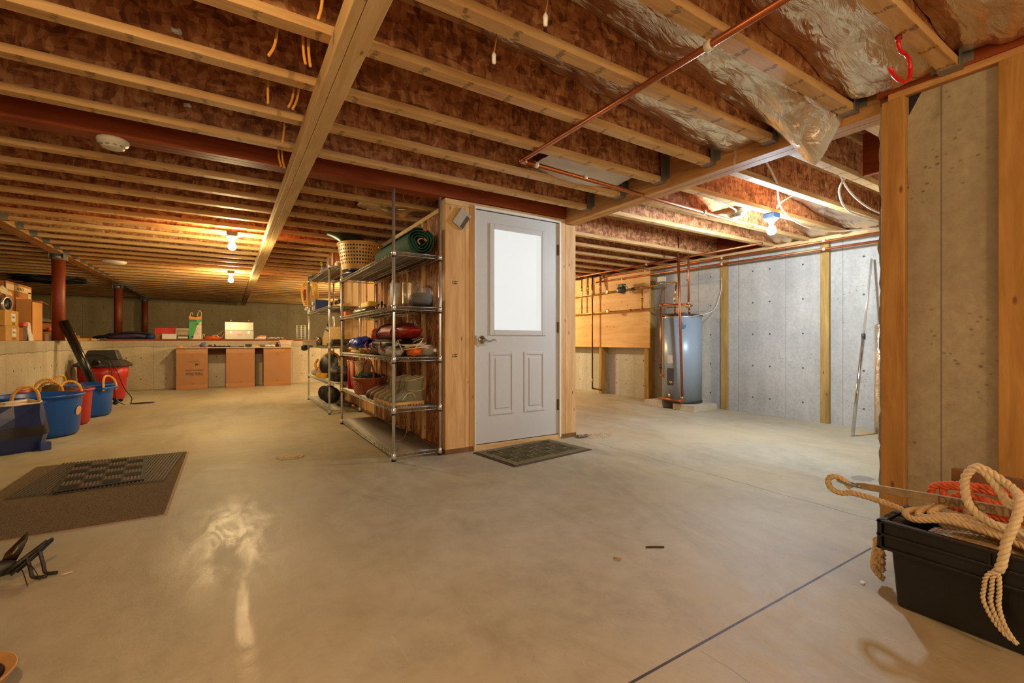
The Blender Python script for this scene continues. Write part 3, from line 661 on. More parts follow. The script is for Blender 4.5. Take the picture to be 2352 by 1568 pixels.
o=lump(B(),(0,0,.04),(.055,.10,.04),.15,4,51).ob('orange_pack',plain('orange_film',(226,108,36),.25,0,.1,9,.4),None,True); at(o,(1.31,3.63,z)); tag(o,'glossy orange pack under the white cord','pack')
o=lump(B(),(0,0,.035),(.06,.12,.035),.2,4,53).ob('clear_pack',clear('film_pack',(220,214,200),.12,.55),None,True); at(o,(1.17,3.72,z)); tag(o,'crumpled clear film pack at the front of the third shelf','pack')
# ------------------------------------------------------------------ unit 1, second shelf (z .405)
z=zt(.405)
M_canvas=plain('natural_canvas',(196,160,112),.85,0,.06,40,.2); M_redw=plain('red_webbing',(186,18,18),.6,0,.06)
def tote(label,loc,rz,w,d,h,writing=None,flare=1.15):
    t=T('tote_bag',label,'bag',loc,rz); n=28
    def ring(s,zz,wob=0): return [(w/2*s*math.copysign(abs(cos(2*PI*k/n))**.6,cos(2*PI*k/n)),d/2*s*math.copysign(abs(sin(2*PI*k/n))**.6,sin(2*PI*k/n)),zz+wob*noise.noise(V(k*.5,zz*5,1))) for k in range(n)]
    B().loft([ring(1,0),ring(1.01,h*.28)],cap=True).ob('base_panel',M_redw,t,True)
    B().loft([ring(1.01,h*.28),ring(1.06,h*.6,.01),ring(flare,h,.015)],cap=False).ob('canvas_wall',M_canvas,t,True,solid=.003)
    B().loft([ring(flare*.985,h-.012,.015),ring(.99,h*.45)],cap=False).ob('lining',M_redw,t,True)
    B().tube([Vector(p)+V(0,0,.002) for p in ring(flare,h,.015)],.0045,6,closed=True).ob('rim_binding',plain('cream_binding',(232,222,204),.7),t,True)
    for sy in (-1,1):
        b=B()
        for sx in (-1,1): b.box(sx*w*.2-.014,sy*d*.52-.002,0,sx*w*.2+.014,sy*d*.60+.002,h*1.0)
        P=curve([(-w*.2,sy*d*.58,h*.98),(-w*.16,sy*d*.5,h*1.13),(0,sy*d*.42,h*1.2),(w*.16,sy*d*.5,h*1.13),(w*.2,sy*d*.58,h*.98)],6); b.tube(P,.009,7); b.ob('handle',M_redw,t,True)
    if writing: text(writing,.05,M_black,t,(0,-d*.61,h*.55),(PI/2,0,0))
    return t
tote('open canvas tote bag with red lining at the far end of the boot shelf',(1.235,5.17,z),PI/2+.2,.30,.16,.30)
tote('tan canvas tote bag with handwriting standing behind the wicker basket',(1.415,4.70,z),-PI/2,.42,.075,.31,'Toys',1.02)
# wicker basket
M_wick=plain('wicker',(150,74,36),.6,0,.25,60,.3)
t=T('wicker_basket','red brown wicker basket with arched handle holding dark cloth','basket',(1.20,4.66,z)); b=B()
n=26; H=.145
for j in range(15):
    zz=.006+H*j/14; r=1+.16*j/14
    P=[]
    for k in range(n*2):
        a=2*PI*k/(n*2); w=.004*(1 if (k+j)%2 else -1); P.append(((.118*r+w)*cos(a),(.185*r+w)*sin(a),zz))
    b.tube(P,.0055,5,closed=True)
for k in range(n):
    a=2*PI*k/n; b.tube([(.118*cos(a),.185*sin(a),.0),(.137*cos(a),.2146*sin(a),H+.006)],.004,5)
b.ob('woven_wall',M_wick,t,True)
P=[((.14+.005*sin(k*.9))*cos(2*PI*k/40),(.218)*sin(2*PI*k/40),H+.01) for k in range(40)]; b=B(); b.tube(P,.011,7,closed=True); b.ob('rim',M_wick,t,True)
b=B(); rope(b,curve([(0,-.205,.10),(0,-.205,.22),(0,-.12,.305),(0,0,.335),(0,.12,.305),(0,.205,.22),(0,.205,.10)],10),.010,pitch=.05); b.ob('handle',M_wick,t,True)
B().lathe([(0,.004),(.115,.004)],30,sy=1.57,cap=False).ob('floor_panel',M_wick,t)
o=lump(B(),(0,0,.04),(.11,.14,.05),.3,5,61,flat=False).ob('dark_cloth',plain('dark_green_cloth',(26,34,28),.8,0,.3,9),None,True); at(o,(1.21,4.69,z+.115)); tag(o,'dark cloth bundled in the wicker basket','cloth')
b=B(); b.tube(curve([(-.06,-.05,0),(-.02,0,.03),(.0,.05,.03),(.02,.1,0)],6),[.02]*19,8)
o=b.ob('green_hose_piece',plain('grass_green',(70,116,40),.4),None,True); at(o,(1.17,4.74,z+.165)); tag(o,'short green tube on the dark cloth in the wicker basket','tube')
# footwear
def boot(label,loc,rz,L,h,cu,cs,ct,grp=None,low=False,sc=1):
    t=T('boot' if not low else 'shoe',label,'shoe',loc,rz,grp)
    # side profile: toe at -x, heel at +x ; sections along x
    n=18; secs=[]
    prof=[(-.5,.012,.03,.032),(-.485,.0,.055,.05),(-.43,.0,.074,.078),(-.30,.0,.088,.094),(-.12,.0,.115,.09),(.02,.0,.15 if not low else .11,.076)]
    rings=[]
    for fx,zb,zt_,w in prof:
        rings.append([(fx*L,w/2*cos(a)*1.0,max(.022,.022+(zt_-.022)*(.5+.5*sin(a)))) for a in (2*PI*k/n for k in range(n))])
    b=B(); b.loft(rings)
    # ankle shaft : horizontal rings from instep to collar
    sh=[]
    zz0=.024; top=h
    for q in range(7):
        f=q/6; zq=zz0+(top-zz0)*f
        x0=(-.12+.13*f**.7)*L if not low else (-.06+.06*f)*L; x1=(.495-.03*sin(PI*f)+.01*f)*L
        w=.074-.006*sin(PI*f)+(.006*f); cx=(x0+x1)/2; rx=(x1-x0)/2
        sh.append([(cx+rx*math.copysign(abs(cos(a))**.8,cos(a)),w/2*math.copysign(abs(sin(a))**.8,sin(a)),zq+(.018*(cos(a)) if q==6 else 0)) for a in (2*PI*k/n for k in range(n))])
    b.loft(sh,cap=False); b.ob('upper',cu,t,True,sub=1)
    # collar lining
    B().loft([[ (p[0],p[1],p[2]-.002) for p in sh[-1]],[(p[0]*.9+.02*L,p[1]*.7,p[2]-.05) for p in sh[-1]]],cap=True).ob('lining',ct,t,True)
    B().tube([Vector(p) for p in sh[-1]],.006,6,closed=True).ob('collar',ct,t,True)
    # sole with lugs
    b=B(); out=[]
    for fx,w in ((-.51,.02),(-.49,.055),(-.42,.086),(-.28,.1),(-.1,.094),(.1,.078),(.3,.078),(.44,.074),(.5,.045),(.51,.02)): out.append((fx*L,w/2))
    poly=out+[(x,-y) for x,y in out[::-1]]
    b.prism(poly,.010,.032)
    for i in range(12):
        if i in (6,): continue
        fx=-.44+.88*i/11; b.box(fx*L-.008,-.036,0,fx*L+.008,.036,.012)
    b.ob('sole',cs,t,bev=.003)
    if not low:
        for sy in (-1,1):
            b=B().tube(curve([(-.18*L,sy*.047,.05),(-.05*L,sy*.045,.095),(.12*L,sy*.040,.10),(.2*L,sy*.041,.06)],5),.006,6); b.tube(curve([(.02*L,sy*.038,.125),(.2*L,sy*.039,.115),(.36*L,sy*.037,.118),(.48*L,sy*.028,.13)],5),.004,6); b.ob('trim_panel',ct,t,True)
        b=B()
        for i in range(6):
            x=-.24*L+i*.036*L*1.1; zz=.088+i*(.013 if i<3 else .026)
            b.tube([(x,-.026,zz),(x+.012,0,zz+.012),(x+.02,.026,zz+.006)],.0035,5)
        b.tube(curve([(-.06*L,.03,h*.62),(-.13*L,.045,h*.48),(-.1*L,.05,h*.36)],5),.0028,5)
        b.ob('laces',plain('lace',(150,130,100),.8),t,True)
    t.scale=(sc,sc,sc); return t
M_gb=plain('boot_leather_grey',(122,118,92),.75,0,.06,30,.15); M_gs=plain('gum_sole',(206,160,96),.7); M_gt=plain('boot_trim',(176,162,132),.7)
M_tb=plain('boot_tan_nubuck',(138,120,88),.8,0,.08,30,.15); M_br=plain('shoe_brown_leather',(116,84,60),.6,0,.1)
boot('grey green hiking boot with gum sole nearest the chrome post',(1.235,3.60,z),.06,.30,.215,M_gb,M_gs,M_gt,'boots and shoes on the second shelf')
boot('grey green hiking boot, second in the row from the door',(1.235,3.735,z),.02,.30,.21,M_gb,M_gs,M_gt,'boots and shoes on the second shelf')
boot('tan hiking boot, third in the row from the door',(1.225,3.87,z),.0,.29,.20,M_tb,M_gs,M_gt,'boots and shoes on the second shelf')
boot('tan hiking boot next to the brown shoes, fourth from the door',(1.225,3.995,z),-.03,.29,.20,M_tb,M_gs,M_gt,'boots and shoes on the second shelf')
boot('low brown leather shoe next to the tan boots',(1.225,4.13,z),.0,.29,.115,M_br,M_dark,M_br,'boots and shoes on the second shelf',True)
boot('low brown leather shoe nearest the wicker basket',(1.225,4.255,z),-.05,.29,.115,M_br,M_dark,M_br,'boots and shoes on the second shelf',True)
o=B().tube(curve([(0,0,.04),(.01,.05,.16),(.03,.0,.28)],8)+[V(.05,-.06,.004)][:0],.003,6)
b=B().tube(curve([(1.39,4.15,.36),(1.38,4.05,.25),(1.37,3.98,.16),(1.34,3.93,.10),(1.28,3.9,.066),(1.2,3.98,.062)],8),.0035,6); tag(b.ob('loose_cable',plain('pinkish_cable',(176,120,84),.5),None,True),'thin tan cable trailing onto the bottom shelf','cable')
b=B().tube(curve([(0,0,.006),(.08,.05,.006),(.16,.05,.006)],5),.006,6); o=b.ob('cable_piece',M_white,None,True); at(o,(1.17,5.46,0)); tag(o,'short white cable piece on the floor behind the first shelf unit','cable')
# ------------------------------------------------------------------ unit 2 contents
z=zt(1.9)
o=B().prism([(-.5,.0),(-.42,-.07),(.2,-.09),(.3,-.03),(.3,.05),(.2,.09),(-.42,.07)],0,.03).ob('paddle',plain('olive_vinyl',(74,74,52),.5),None,bev=.008); at(o,(1.16,7.62,z),(0,.0,-PI/2-.2)); tag(o,'dark olive flat paddle on the top of the far shelf unit','paddle')
t=T('hand_saw','tool with a curved yellow handle standing on the far shelf unit','saw',(1.20,7.30,z)); B().tube(curve([(0,-.02,.16),(0,.06,.24),(0,.09,.34),(0,.02,.45)],8),.02,8).ob('handle',plain('yellow_grip',(232,212,70),.4),t,True); B().obox((0,0,.085),(.012,.06,.17)).ob('blade',M_steel,t)
t=T('tool_bundle','metal clamps and tools beside the yellow handle on the far shelf unit','tool',(1.22,7.08,z)); b=B()
for i in range(5): b.tube([(.02*sin(i*2),-.1+.05*i,.0),(.03*cos(i),-.1+.05*i+.02,.16+.03*sin(i*3))],.009,7)
b.ob('shafts',M_steel,t,True); lump(B(),(0,.0,.06),(.07,.1,.06),.3,5,71).ob('clamp_body',plain('mauve_metal',(128,92,88),.5),t,True)
t=T('wooden_crate','brown wooden box on the top of the far shelf unit','box',(1.33,6.72,z)); B().box(-.13,-.22,0,.13,.22,.015).box(-.13,-.22,0,-.118,.22,.27).box(.118,-.22,0,.13,.22,.27).box(-.13,-.22,0,.13,-.208,.27).box(-.13,.208,0,.13,.22,.27).ob('body',plain('brown_board',(170,96,50),.6,0,.1,8),t,bev=.002); B().box(-.132,-.23,.0,-.12,-.20,.275).ob('corner_strip',M_piney,t)
for i,(x,lb) in enumerate(((1.2,'white bracket hanging at the near end of the far shelf unit'),)): 
    o=B().box(0,0,0,.02,.10,.06).box(0,0,.06,.06,.02,.075).ob('bracket',M_white,None); at(o,(x,6.25,z)); tag(o,lb,'bracket')
# hanging rope loops and clamp
def loops(name,label,c,rx,rz_,n,cat,mat,r=.011):
    t=T(name,label,cat,c); t.rotation_euler=(0,0,.55); b=B()
    for i in range(n):
        P=[((.016*i-.01*n/2)+.006*sin(k),rx*(1+.22*i-.25)*sin(2*PI*k/22),-rz_-rz_*(1+.06*i)*cos(2*PI*k/22)*-1 -.02*i) for k in range(22)]; b.tube(P,r,6,closed=True)
    b.ob('coil',mat,t,True); return t
M_yel=plain('yellow_rope',(226,182,84),.7,0,.08)
loops('rope_coil','yellow rope coil hung on the far corner of the far shelf unit',(1.07,8.0,1.885),.085,.16,4,'rope',M_yel)
loops('rope_coil','smaller yellow rope coil hung under the top of the far shelf unit',(1.16,7.70,1.86),.045,.12,3,'rope',M_yel,.008)
t=T('bar_clamp','dark red clamp hanging beside the yellow rope coil','clamp',(1.07,8.06,1.62)); B().prism([(-.02,-.14),(.02,-.16),(.05,.12),(.0,.16)],-.015,.015,'x').ob('jaw',plain('dark_red_metal',(140,36,24),.5),t,bev=.004); b=B(); b.ball((0,-.12,-.15),.018); b.ball((0,-.02,-.17),.018); b.cyl((0,-.12,-.15),(0,-.02,-.17),.007); b.ob('pin',M_white,t,True)
z=zt(1.39)
t=T('blue_box','blue cardboard box with white labels on the far shelf unit','box',(1.22,7.55,z)); B().box(-.10,-.17,0,.10,.17,.165).ob('body',plain('blue_card',(34,52,106),.6),t,bev=.003); B().box(-.1012,.06,.10,-.1002,.15,.15).box(-.1012,.07,.02,-.1002,.14,.075).ob('label_patch',M_white,t)
b=B()
for dy in (-.05,-.01): b.lathe([(.0,0),(.026,0),(.026,.002),(0,.002)],14,(-.1,dy-.02,.09),sx=1,sy=1,M=Matrix.Rotation(PI/2,3,'Y')); b.box(-.1012,dy-.035,.02,-.1002,dy-.01,.09)
b.ob('pink_print',plain('pink_print',(226,176,160),.6),t); B().obox((-.09,.02,.205),(.004,.30,.08),(0,-.35,0)).ob('flap',M_card,t)
o=B().box(-.04,-.45,0,.12,.42,.035).ob('wood_board',M_piney,None,bev=.003); at(o,(1.29,6.68,z)); tag(o,'pale board lying across the near half of the far shelf unit','board')
o=B().cyl((0,0,0),(0,0,.07),.03,.022,14).ob('black_plug',M_black,None,True); at(o,(1.30,6.55,z+.035)); tag(o,'small black cap standing on the pale board','cap')
o=B().box(0,-.3,0,.03,.3,.42).ob('grey_strip',M_conb,None) if 0 else None
z=zt(.865)
o=B().box(-.11,-.17,0,.11,.17,.075).box(-.115,-.175,.06,.115,.175,.078).ob('grey_tray',plain('grey_tray',(176,164,144),.6),None,bev=.004); at(o,(1.13,7.78,z)); tag(o,'pale grey tray overhanging the far end of the far shelf unit','tray')
t=T('spotlight','black knob of a lamp sticking out past the grey tray','lamp',(1.06,8.07,.80)); lump(B(),(0,0,.03),(.05,.06,.05),.2,4,73,flat=False).ob('head',M_black,t,True); B().cyl((.02,-.04,.04),(.05,-.12,.1),.01).ob('arm',M_black,t,True)
t=T('tool_case','angular tan case leaning on the far shelf unit','case',(1.22,6.75,z)); B().prism([(-.35,0),(.2,0),(.35,.06),(.06,.25),(-.3,.26)],-.06,.08,'x').ob('shell',plain('tan_plastic',(206,176,124),.5),t,bev=.015,seg=3); B().tube(curve([(-.065,-.2,.2),(-.085,-.1,.23),(-.065,0,.23)],5),.01,7).ob('handle',M_dark,t,True)
t=T('circular_saw','dark round saw with a pale guard on the far shelf unit','saw',(1.30,7.35,z)); M=Matrix.Rotation(PI/2,3,'Y'); B().lathe([(0,-.03),(.14,-.03),(.15,0),(.14,.03),(0,.03)],28,(0,0,.16),M=M).ob('guard',M_dark,t,True); B().lathe([(0,.03),(.055,.03),(.06,.10),(0,.11)],20,(-.1,0,.16),M=M).ob('motor',M_black,t,True); B().tube(curve([(0,-.15,.26),(0,-.02,.33),(0,.12,.25)],6),.018,8).ob('handle',M_dark,t,True); B().box(-.06,-.2,0,.06,.2,.008).ob('base_plate',M_steel,t)
b=B(); b.lathe([(0,0),(.035,0),(.035,.11),(.02,.13),(0,.13)],18)
o=b.ob('spray_can',plain('can_silver',(150,150,150),.3,.8),None,True); at(o,(1.14,7.22,z)); tag(o,'silver can at the front of the far shelf unit','can')
o=B().lathe([(0,0),(.04,0),(.04,.09),(0,.09)],18).ob('jar',plain('jar_brown',(96,66,46),.3),None,True); at(o,(1.13,7.08,z)); tag(o,'short brown jar beside the silver can','jar')
b=B()
for i in range(5): b.obox((.01*i-.02,.02*sin(i*2),.012+.017*i),(.26,.34-.03*i,.015),(0,0,.1*sin(i*1.7)))
o=b.ob('flat_parts_pile',plain('mixed_dark_parts',(66,52,40),.6,0,.4,20),None,bev=.002); at(o,(1.28,6.33,z)); o['label']='pile of flat dark plates at the near end of the far shelf unit'; o['category']='plate'; o['kind']='stuff'
z=zt(.40)
t=T('work_light','big round black work light with a yellow frame','lamp',(1.27,7.10,z)); M=Matrix.Rotation(-PI/2+.25,3,'Y')@Matrix.Rotation(.0,3,'X')
RR=Matrix.Rotation(.75,3,'Z')@Matrix.Rotation(-PI/2+.2,3,'Y')
B().lathe([(0,.02),(.155,.02),(.17,.0),(.16,-.10),(.06,-.15),(0,-.15)],36,(0,0,.19),M=RR).ob('reel',M_black,t,True)
B().lathe([(.15,.012),(.18,.012),(.186,-.02),(.176,-.035),(.15,-.02)],36,(0,0,.19),cap=False,M=RR).ob('rim',plain('tool_yellow',(228,166,44),.45),t,True)
B().obox((.03,.06,.20),(.03,.18,.38),(0,0,.2)).obox((-.06,.0,.03),(.16,.3,.06),(0,0,.2)).ob('frame',plain('tool_yellow2',(228,166,44),.45),t,bev=.008)
B().tube(curve([(-.16,.02,.26),(-.20,-.04,.2),(-.19,-.1,.12)],6),.018,8).ob('grip',plain('orange_grip',(226,140,50),.5),t,True)
o=lump(B(),(0,0,.09),(.13,.30,.10),.28,4,81).ob('dark_boot_bag',plain('mottled_black',(40,34,26),.6,0,.5,16),None,True); at(o,(1.27,6.45,z)); tag(o,'lumpy black bag at the near end, below the tan case','bag')
for i,(y,c,lb) in enumerate(((7.62,(196,186,166),'crumpled white rag at the far end beside the work light'),(7.74,(150,62,40),'crumpled red brown rag at the far end of the far shelf unit'))):
    o=lump(B(),(0,0,.05),(.07,.07,.05+.03*i),.35,5,84+i).ob('rag',plain('rag_%d'%i,c,.9),None,True); at(o,(1.17+.1*i,y,z)); tag(o,lb,'rag')
z=.065
for i,(x,y,lb) in enumerate(((1.25,7.25,'round black drum lying on the bottom far shelf, far one'),(1.24,6.85,'round black drum lying on the bottom far shelf, near one'))):
    t=T('cable_drum',lb,'drum',(x,y,.056),0,None); RR=Matrix.Rotation(.7+.3*i,3,'Z')@Matrix.Rotation(-PI/2,3,'Y')
    B().lathe([(0,.05),(.105,.05),(.11,.03),(.096,.02),(.096,-.06),(.11,-.07),(.105,-.09),(0,-.09)],28,(0,0,.11),M=RR).ob('drum',M_black,t,True); B().lathe([(0,.052),(.05,.052),(.045,.058),(0,.058)],20,(0,0,.11),M=RR).ob('hub',M_dark,t,True)
t=T('rubber_mallet','black mallet with an orange tipped handle, behind the first shelf unit','mallet',(1.33,6.36,.056),.4); B().cyl((0,.06,.03),(0,.14,.03),.03,n=14).ob('head',M_black,t,True); B().cyl((0,-.17,.03),(0,.06,.03),.012,n=10).ob('handle',M_dark,t,True); B().cyl((0,-.2,.03),(0,-.17,.03),.014,n=10).ob('grip_end',plain('mallet_orange',(214,112,60),.5),t,True)
# ------------------------------------------------------------------ tables of moving boxes
M_box=plain('moving_box',(158,112,76),.8,0,.04,6,.06)
boxes=((-.585,.50,'left moving box under the plywood table, with upside down printing'),(.222,.50,'middle moving box under the plywood table'),(.888,.51,'right moving box under the plywood table, with loose tape'))
for i,(cx,w,lb) in enumerate(boxes):
    t=T('moving_box',lb,'box',(cx,10.96,0),0,None); B().box(-w/2,-.21,0,w/2,.21,.80).ob('body',M_box,t,bev=.004)
    B().box(-w/2-.001,-.2115,.70,w/2+.001,-.2102,.785).ob('tape_band',M_tape,t); B().box(-w/2-.001,-.2115,.02,w/2+.001,-.2102,.09).ob('tape_band',M_tape,t)
    B().box(-.03,-.212,.64,.03,-.2103,.70).box(-.03,-.212,.09,.03,-.2103,.14).ob('tape_strip',plain('tape_tail',(150,100,56),.3),t)
    b=B()
    P=[(-.2+.4*k/14,-.2125,.755+.012*noise.noise(V(k*.8,i*5,0))) for k in range(15)]
    b.tube(P[3:13] if i!=1 else P[1:3],.004,5); b.ob('loose_tape',clear('tape_shine',(240,226,200),.1,.7),t,True)
    if i==0:
        R=(PI/2,PI,0); 
        text('White Glove',.085,M_dark,t,(.04,-.2125,.30),R,sx=.62); text('MOVING & STORAGE',.036,M_dark,t,(.04,-.2125,.375),R,sx=.82)
        B().prism([(.045,.455),(.125,.485),(.06,.505),(.05,.49)],-.213,-.2115,'y').ob('wing_logo',M_dark,t)
        B().box(-.06,-.213,.530,.11,-.2115,.534).box(-.06,-.213,.550,.11,-.2115,.554).ob('fine_print',M_dark,t)
tag(B().box(-.88,10.71,.80,1.18,11.15,.815).ob('plywood_tabletop',M_pinex,None,bev=.002),'thin plywood sheet laid across the three moving boxes','tabletop')
tag(B().box(-.33,11.172,.66,.63,11.198,.795).ob('back_plank',plain('dark_plank',(112,70,44),.7,0,.2,5,0,(1,6,6)),None),'dark brown plank behind the moving boxes','board')
zt2=.815
def tool(name,cat,label,b,mat,x,y,rz=0,smooth=True,dz=0):
    o=b.ob(name,mat,None,smooth); at(o,(x,y,zt2+dz),(0,0,rz)); tag(o,label,cat); return o
M_tw=plain('tool_wood',(206,158,96),.6); M_tk=plain('tool_dark_steel',(70,62,54),.4,.6)
tool('chisel','chisel','wooden chisel at the left end of the plywood table',B().cyl((-.1,0,.014),(0,0,.014),.013,n=8).obox((.06,0,.014),(.12,.02,.004)),M_tw,-.74,10.85,.2)
t=T('hand_trowel','trowel with a blue grip tilted up on the plywood table','trowel',(-.50,10.9,zt2),.1); B().ball((.08,0,.06),(.065,.03,.028),R=Matrix.Rotation(-.5,3,'Y')).ob('grip',plain('blue_grip',(70,104,176),.4),t,True); B().obox((-.06,0,.02),(.22,.05,.006),(0,-.22,0)).ob('blade',M_tk,t)
tool('hand_plane','plane','small metal plane near the blue gripped trowel',B().box(-.07,-.02,0,.07,.02,.02).box(-.06,-.02,.02,.0,.02,.05).cyl((.05,0,.02),(.05,0,.06),.012,n=8),M_tk,-.27,10.98,0,False)
tool('screwdriver','screwdriver','red screwdriver at the front of the plywood table',B().cyl((-.1,0,.014),(-.01,0,.014),.014,n=8).cyl((-.01,0,.014),(.12,0,.014),.004,n=6),plain('red_grip',(120,36,26),.4),-.36,10.80,.05)
for i,(x,y) in enumerate(((-.20,10.84),(-.13,10.9),(-.06,10.82),(.02,10.9))):
    b=B(); b.tube(curve([(-.07,-.02,.014),(-.02,-.006,.014),(.03,.004,.016),(.06,.02,.016)],4),.011,7); b.tube(curve([(-.07,.02,.014),(-.02,.006,.016),(.03,-.004,.016),(.06,-.02,.016)],4),.011,7); b.ball((0,0,.018),.018)
    tool('pliers','pliers','pair of dark pliers on the plywood table, %s of four from the left'%ORD[i],b,M_tk,x,y,.5*i)
tool('file','file','long dark file on the plywood table left of the hinge',B().box(-.11,-.012,0,.08,.012,.012).cyl((.08,0,.012),(.17,0,.012),.012,n=8),M_tk,.12,10.86,.05)
tool('wood_block','block','pale wood block on the plywood table',B().box(-.06,-.03,0,.06,.03,.035),M_tw,.26,10.98,.1,False)
tool('sanding_frame','frame','small black rectangular frame lying on the plywood table',B().box(-.06,-.03,.05,.06,.03,.06).box(-.06,-.03,.0,.06,-.02,.05).box(-.06,.02,0,.06,.03,.05),M_black,.37,10.98,0,False)
b=B()
for k in range(5): b.ball((-.06+.03*k,.01*sin(k*2),.016),(.02,.018,.016))
tool('brush','brush','pale bristle brush right of the black frame',b,plain('bristle',(220,190,140),.8),.50,10.92)
tool('gloves','gloves','olive work glove folded on the plywood table',lump(B(),(0,0,.024),(.075,.05,.024),.25,5,91),plain('olive_glove',(120,104,60),.9),.62,10.98)
b=B(); b.tube(curve([(-.09,0,.02),(-.04,-.02,.035),(0,0,.024),(.04,-.02,.035),(.09,0,.02)],5),.016,8)
tool('safety_glasses','glasses','white framed safety glasses on the plywood table',b,M_white,.76,10.9)
b=B(); lump(b,(0,0,.03),(.035,.035,.03),.15,3,95); b.cyl((0,0,.055),(0,0,.085),.016,n=10); b.box(-.025,-.012,.08,.025,.012,.098)
tool('battery_tool','tool','small black battery tool left of the clear bin',b,M_black,.90,10.94)
t=T('clear_bin','clear plastic bin at the right end of the plywood table','bin',(1.06,10.95,zt2)); B().loft([[(-.09,-.1,0),(.09,-.1,0),(.09,.1,0),(-.09,.1,0)],[(-.12,-.12,.13),(.12,-.12,.13),(.12,.12,.13),(-.12,.12,.13)]],cap=False).box(-.09,-.1,0,.09,.1,.003).ob('wall',clear('bin_film',(240,226,206),.15,.45),t); B().box(-.135,-.135,.125,.135,-.118,.138).box(-.135,.118,.125,.135,.135,.138).box(-.135,-.118,.125,-.118,.118,.138).box(.118,-.118,.125,.135,.118,.138).ob('rim',clear('bin_rim',(240,226,206),.2,.8),t)
o=lump(B(),(0,0,.025),(.06,.06,.022),.25,4,97).ob('orange_cloth',plain('orange_cloth',(226,92,36),.7),None,True); at(o,(1.02,10.96,zt2+.11)); tag(o,'bit of orange cloth in the clear bin','cloth')
o=B().box(-.07,-.06,0,.07,.06,.06).ob('grey_pack',plain('grey_pack',(120,110,96),.6),None); at(o,(1.07,10.95,zt2+.004)); tag(o,'grey pack at the bottom of the clear bin','pack')
# ------------------------------------------------------------------ things on the back ledge
zl=.976
b=B(); lump(b,(0,0,.06),(.40,.16,.06),.18,4,101,44,14)
t=T('duffel','dark purple duffel lying on the back ledge','bag',(-1.62,11.52,zl)); b.ob('body',plain('purple_nylon',(66,52,80),.6,0,.12,9,.3),t,True); B().tube(curve([(-.42,-.12,.03),(-.3,-.15,.08),(0,-.16,.13),(.3,-.14,.11),(.4,-.1,.05)],8),.018,7).ob('strap',plain('navy_webbing',(26,30,52),.6),t,True); B().tube(curve([(-.52,-.05,.02),(-.45,-.1,.04),(-.35,-.12,.05)],5),.03,7).ob('strap_end',plain('navy_strap',(26,30,52),.6),t,True); B().ball((.33,-.12,.05),(.08,.06,.05)).ob('blue_end',plain('blue_nylon',(40,62,124),.6),t,True)
carton('red_box','red box on top of a cardboard carton on the back ledge',(-1.06,11.52,zl+.105),(.34,.2,.12),0,plain('red_card',(196,44,28),.5,0,.2,12),tape=False)
carton('low_carton','low cardboard carton under the red box on the back ledge',(-1.06,11.54,zl),(.34,.22,.104))
carton('white_box','white box in front of the cardboard carton on the back ledge',(-.99,11.37,zl),(.23,.10,.105),0,M_white,tape=False)
t=T('organizer_case','clear topped organizer case on the back ledge','case',(-.78,11.46,zl)); B().box(-.10,-.08,0,.10,.08,.075).ob('base',M_black,t,bev=.003); B().box(-.075,-.082,.015,.09,-.0805,.055).ob('drawer_front',M_offw,t); B().box(-.105,-.085,.075,.105,.085,.215).ob('lid',clear('case_lid',(206,190,164),.1,.4),t); B().box(-.108,-.088,.20,.108,.088,.217).box(-.108,-.088,.0,-.1,-.08,.217).ob('frame',M_offw,t); lump(B(),(0,0,.12),(.075,.05,.04),.3,5,103).ob('small_parts',plain('tan_parts',(190,160,110),.7,0,.4,40),t)
t=T('gift_bag','tall green and white paper bag with string handles','bag',(-.565,11.46,zl)); B().box(-.105,-.06,0,.105,.06,.45).ob('body',plain('green_print',(70,168,92),.5),t); B().prism([(-.05,0),(.106,0),(.106,.37),(.06,.34),(.02,.25),(-.02,.1)],-.0625,-.0605,'y').ob('white_panel',plain('panel_white',(232,214,200),.5),t); B().prism([(-.106,.41),(.106,.41),(.106,.48),(.0,.45),(-.106,.48)],-.062,.062,'y').ob('orange_top',plain('orange_print',(232,150,66),.5),t); B().prism([(-.106,.36),(.03,.36),(.01,.40),(-.106,.40)],-.0615,-.0603,'y').ob('dark_band',plain('band_green',(60,104,50),.5),t)
B().tube(curve([(-.09,0,.47),(-.085,0,.53),(-.06,0,.55),(-.05,0,.5)],5),.006,6).tube(curve([(.03,0,.47),(.04,0,.54),(.075,0,.60),(.1,0,.55),(.095,0,.47)],6),.007,6).ob('string_handle',plain('cream_string',(226,200,160),.7),t,True); b=B()
for q in (.30,.32): b.box(0,-.0635,q,.075,-.0625,q+.008)
b.tube([(.0,-.063,.13),(.02,-.063,.2),(.035,-.063,.12),(.07,-.063,.11)],.003,5); b.lathe([(.014,0),(.022,0),(.022,.001)],14,(-.05,-.0625,.05),M=Matrix.Rotation(PI/2,3,'X')); b.ob('print',M_dark,t)
t=T('extension_cord','orange extension cord heaped on the back ledge','cord',(-.25,11.46,zl)); b=B(); P=[]
for i in range(40):
    a=i*1.25; P.append((.15*cos(a)*(1+.2*sin(i*.7)),.11*sin(a),.012+.06*(i/40)*(1-abs(.15*cos(a))/.3)))
b.tube(curve(P,5),.010,6); b.ob('coil',plain('orange_cord',(232,98,34),.5),t,True); B().tube(curve([(-.02,-.12,.07),(.04,-.13,.085),(.09,-.12,.05)],5),.007,6).ob('white_plug_lead',M_white,t,True)
o=B().tube(curve([(0,0,.01),(.04,0,.09),(.12,.02,.16),(.16,.02,.2)],6),.01,7).tube(curve([(.1,0,.02),(.13,0,.06),(.16,.02,.12)],5),.008,7).ob('bent_cable',plain('cream_cable',(218,190,140),.6),None,True); at(o,(-.23,11.60,zl)); tag(o,'cream bent cable behind the orange cord','cable')
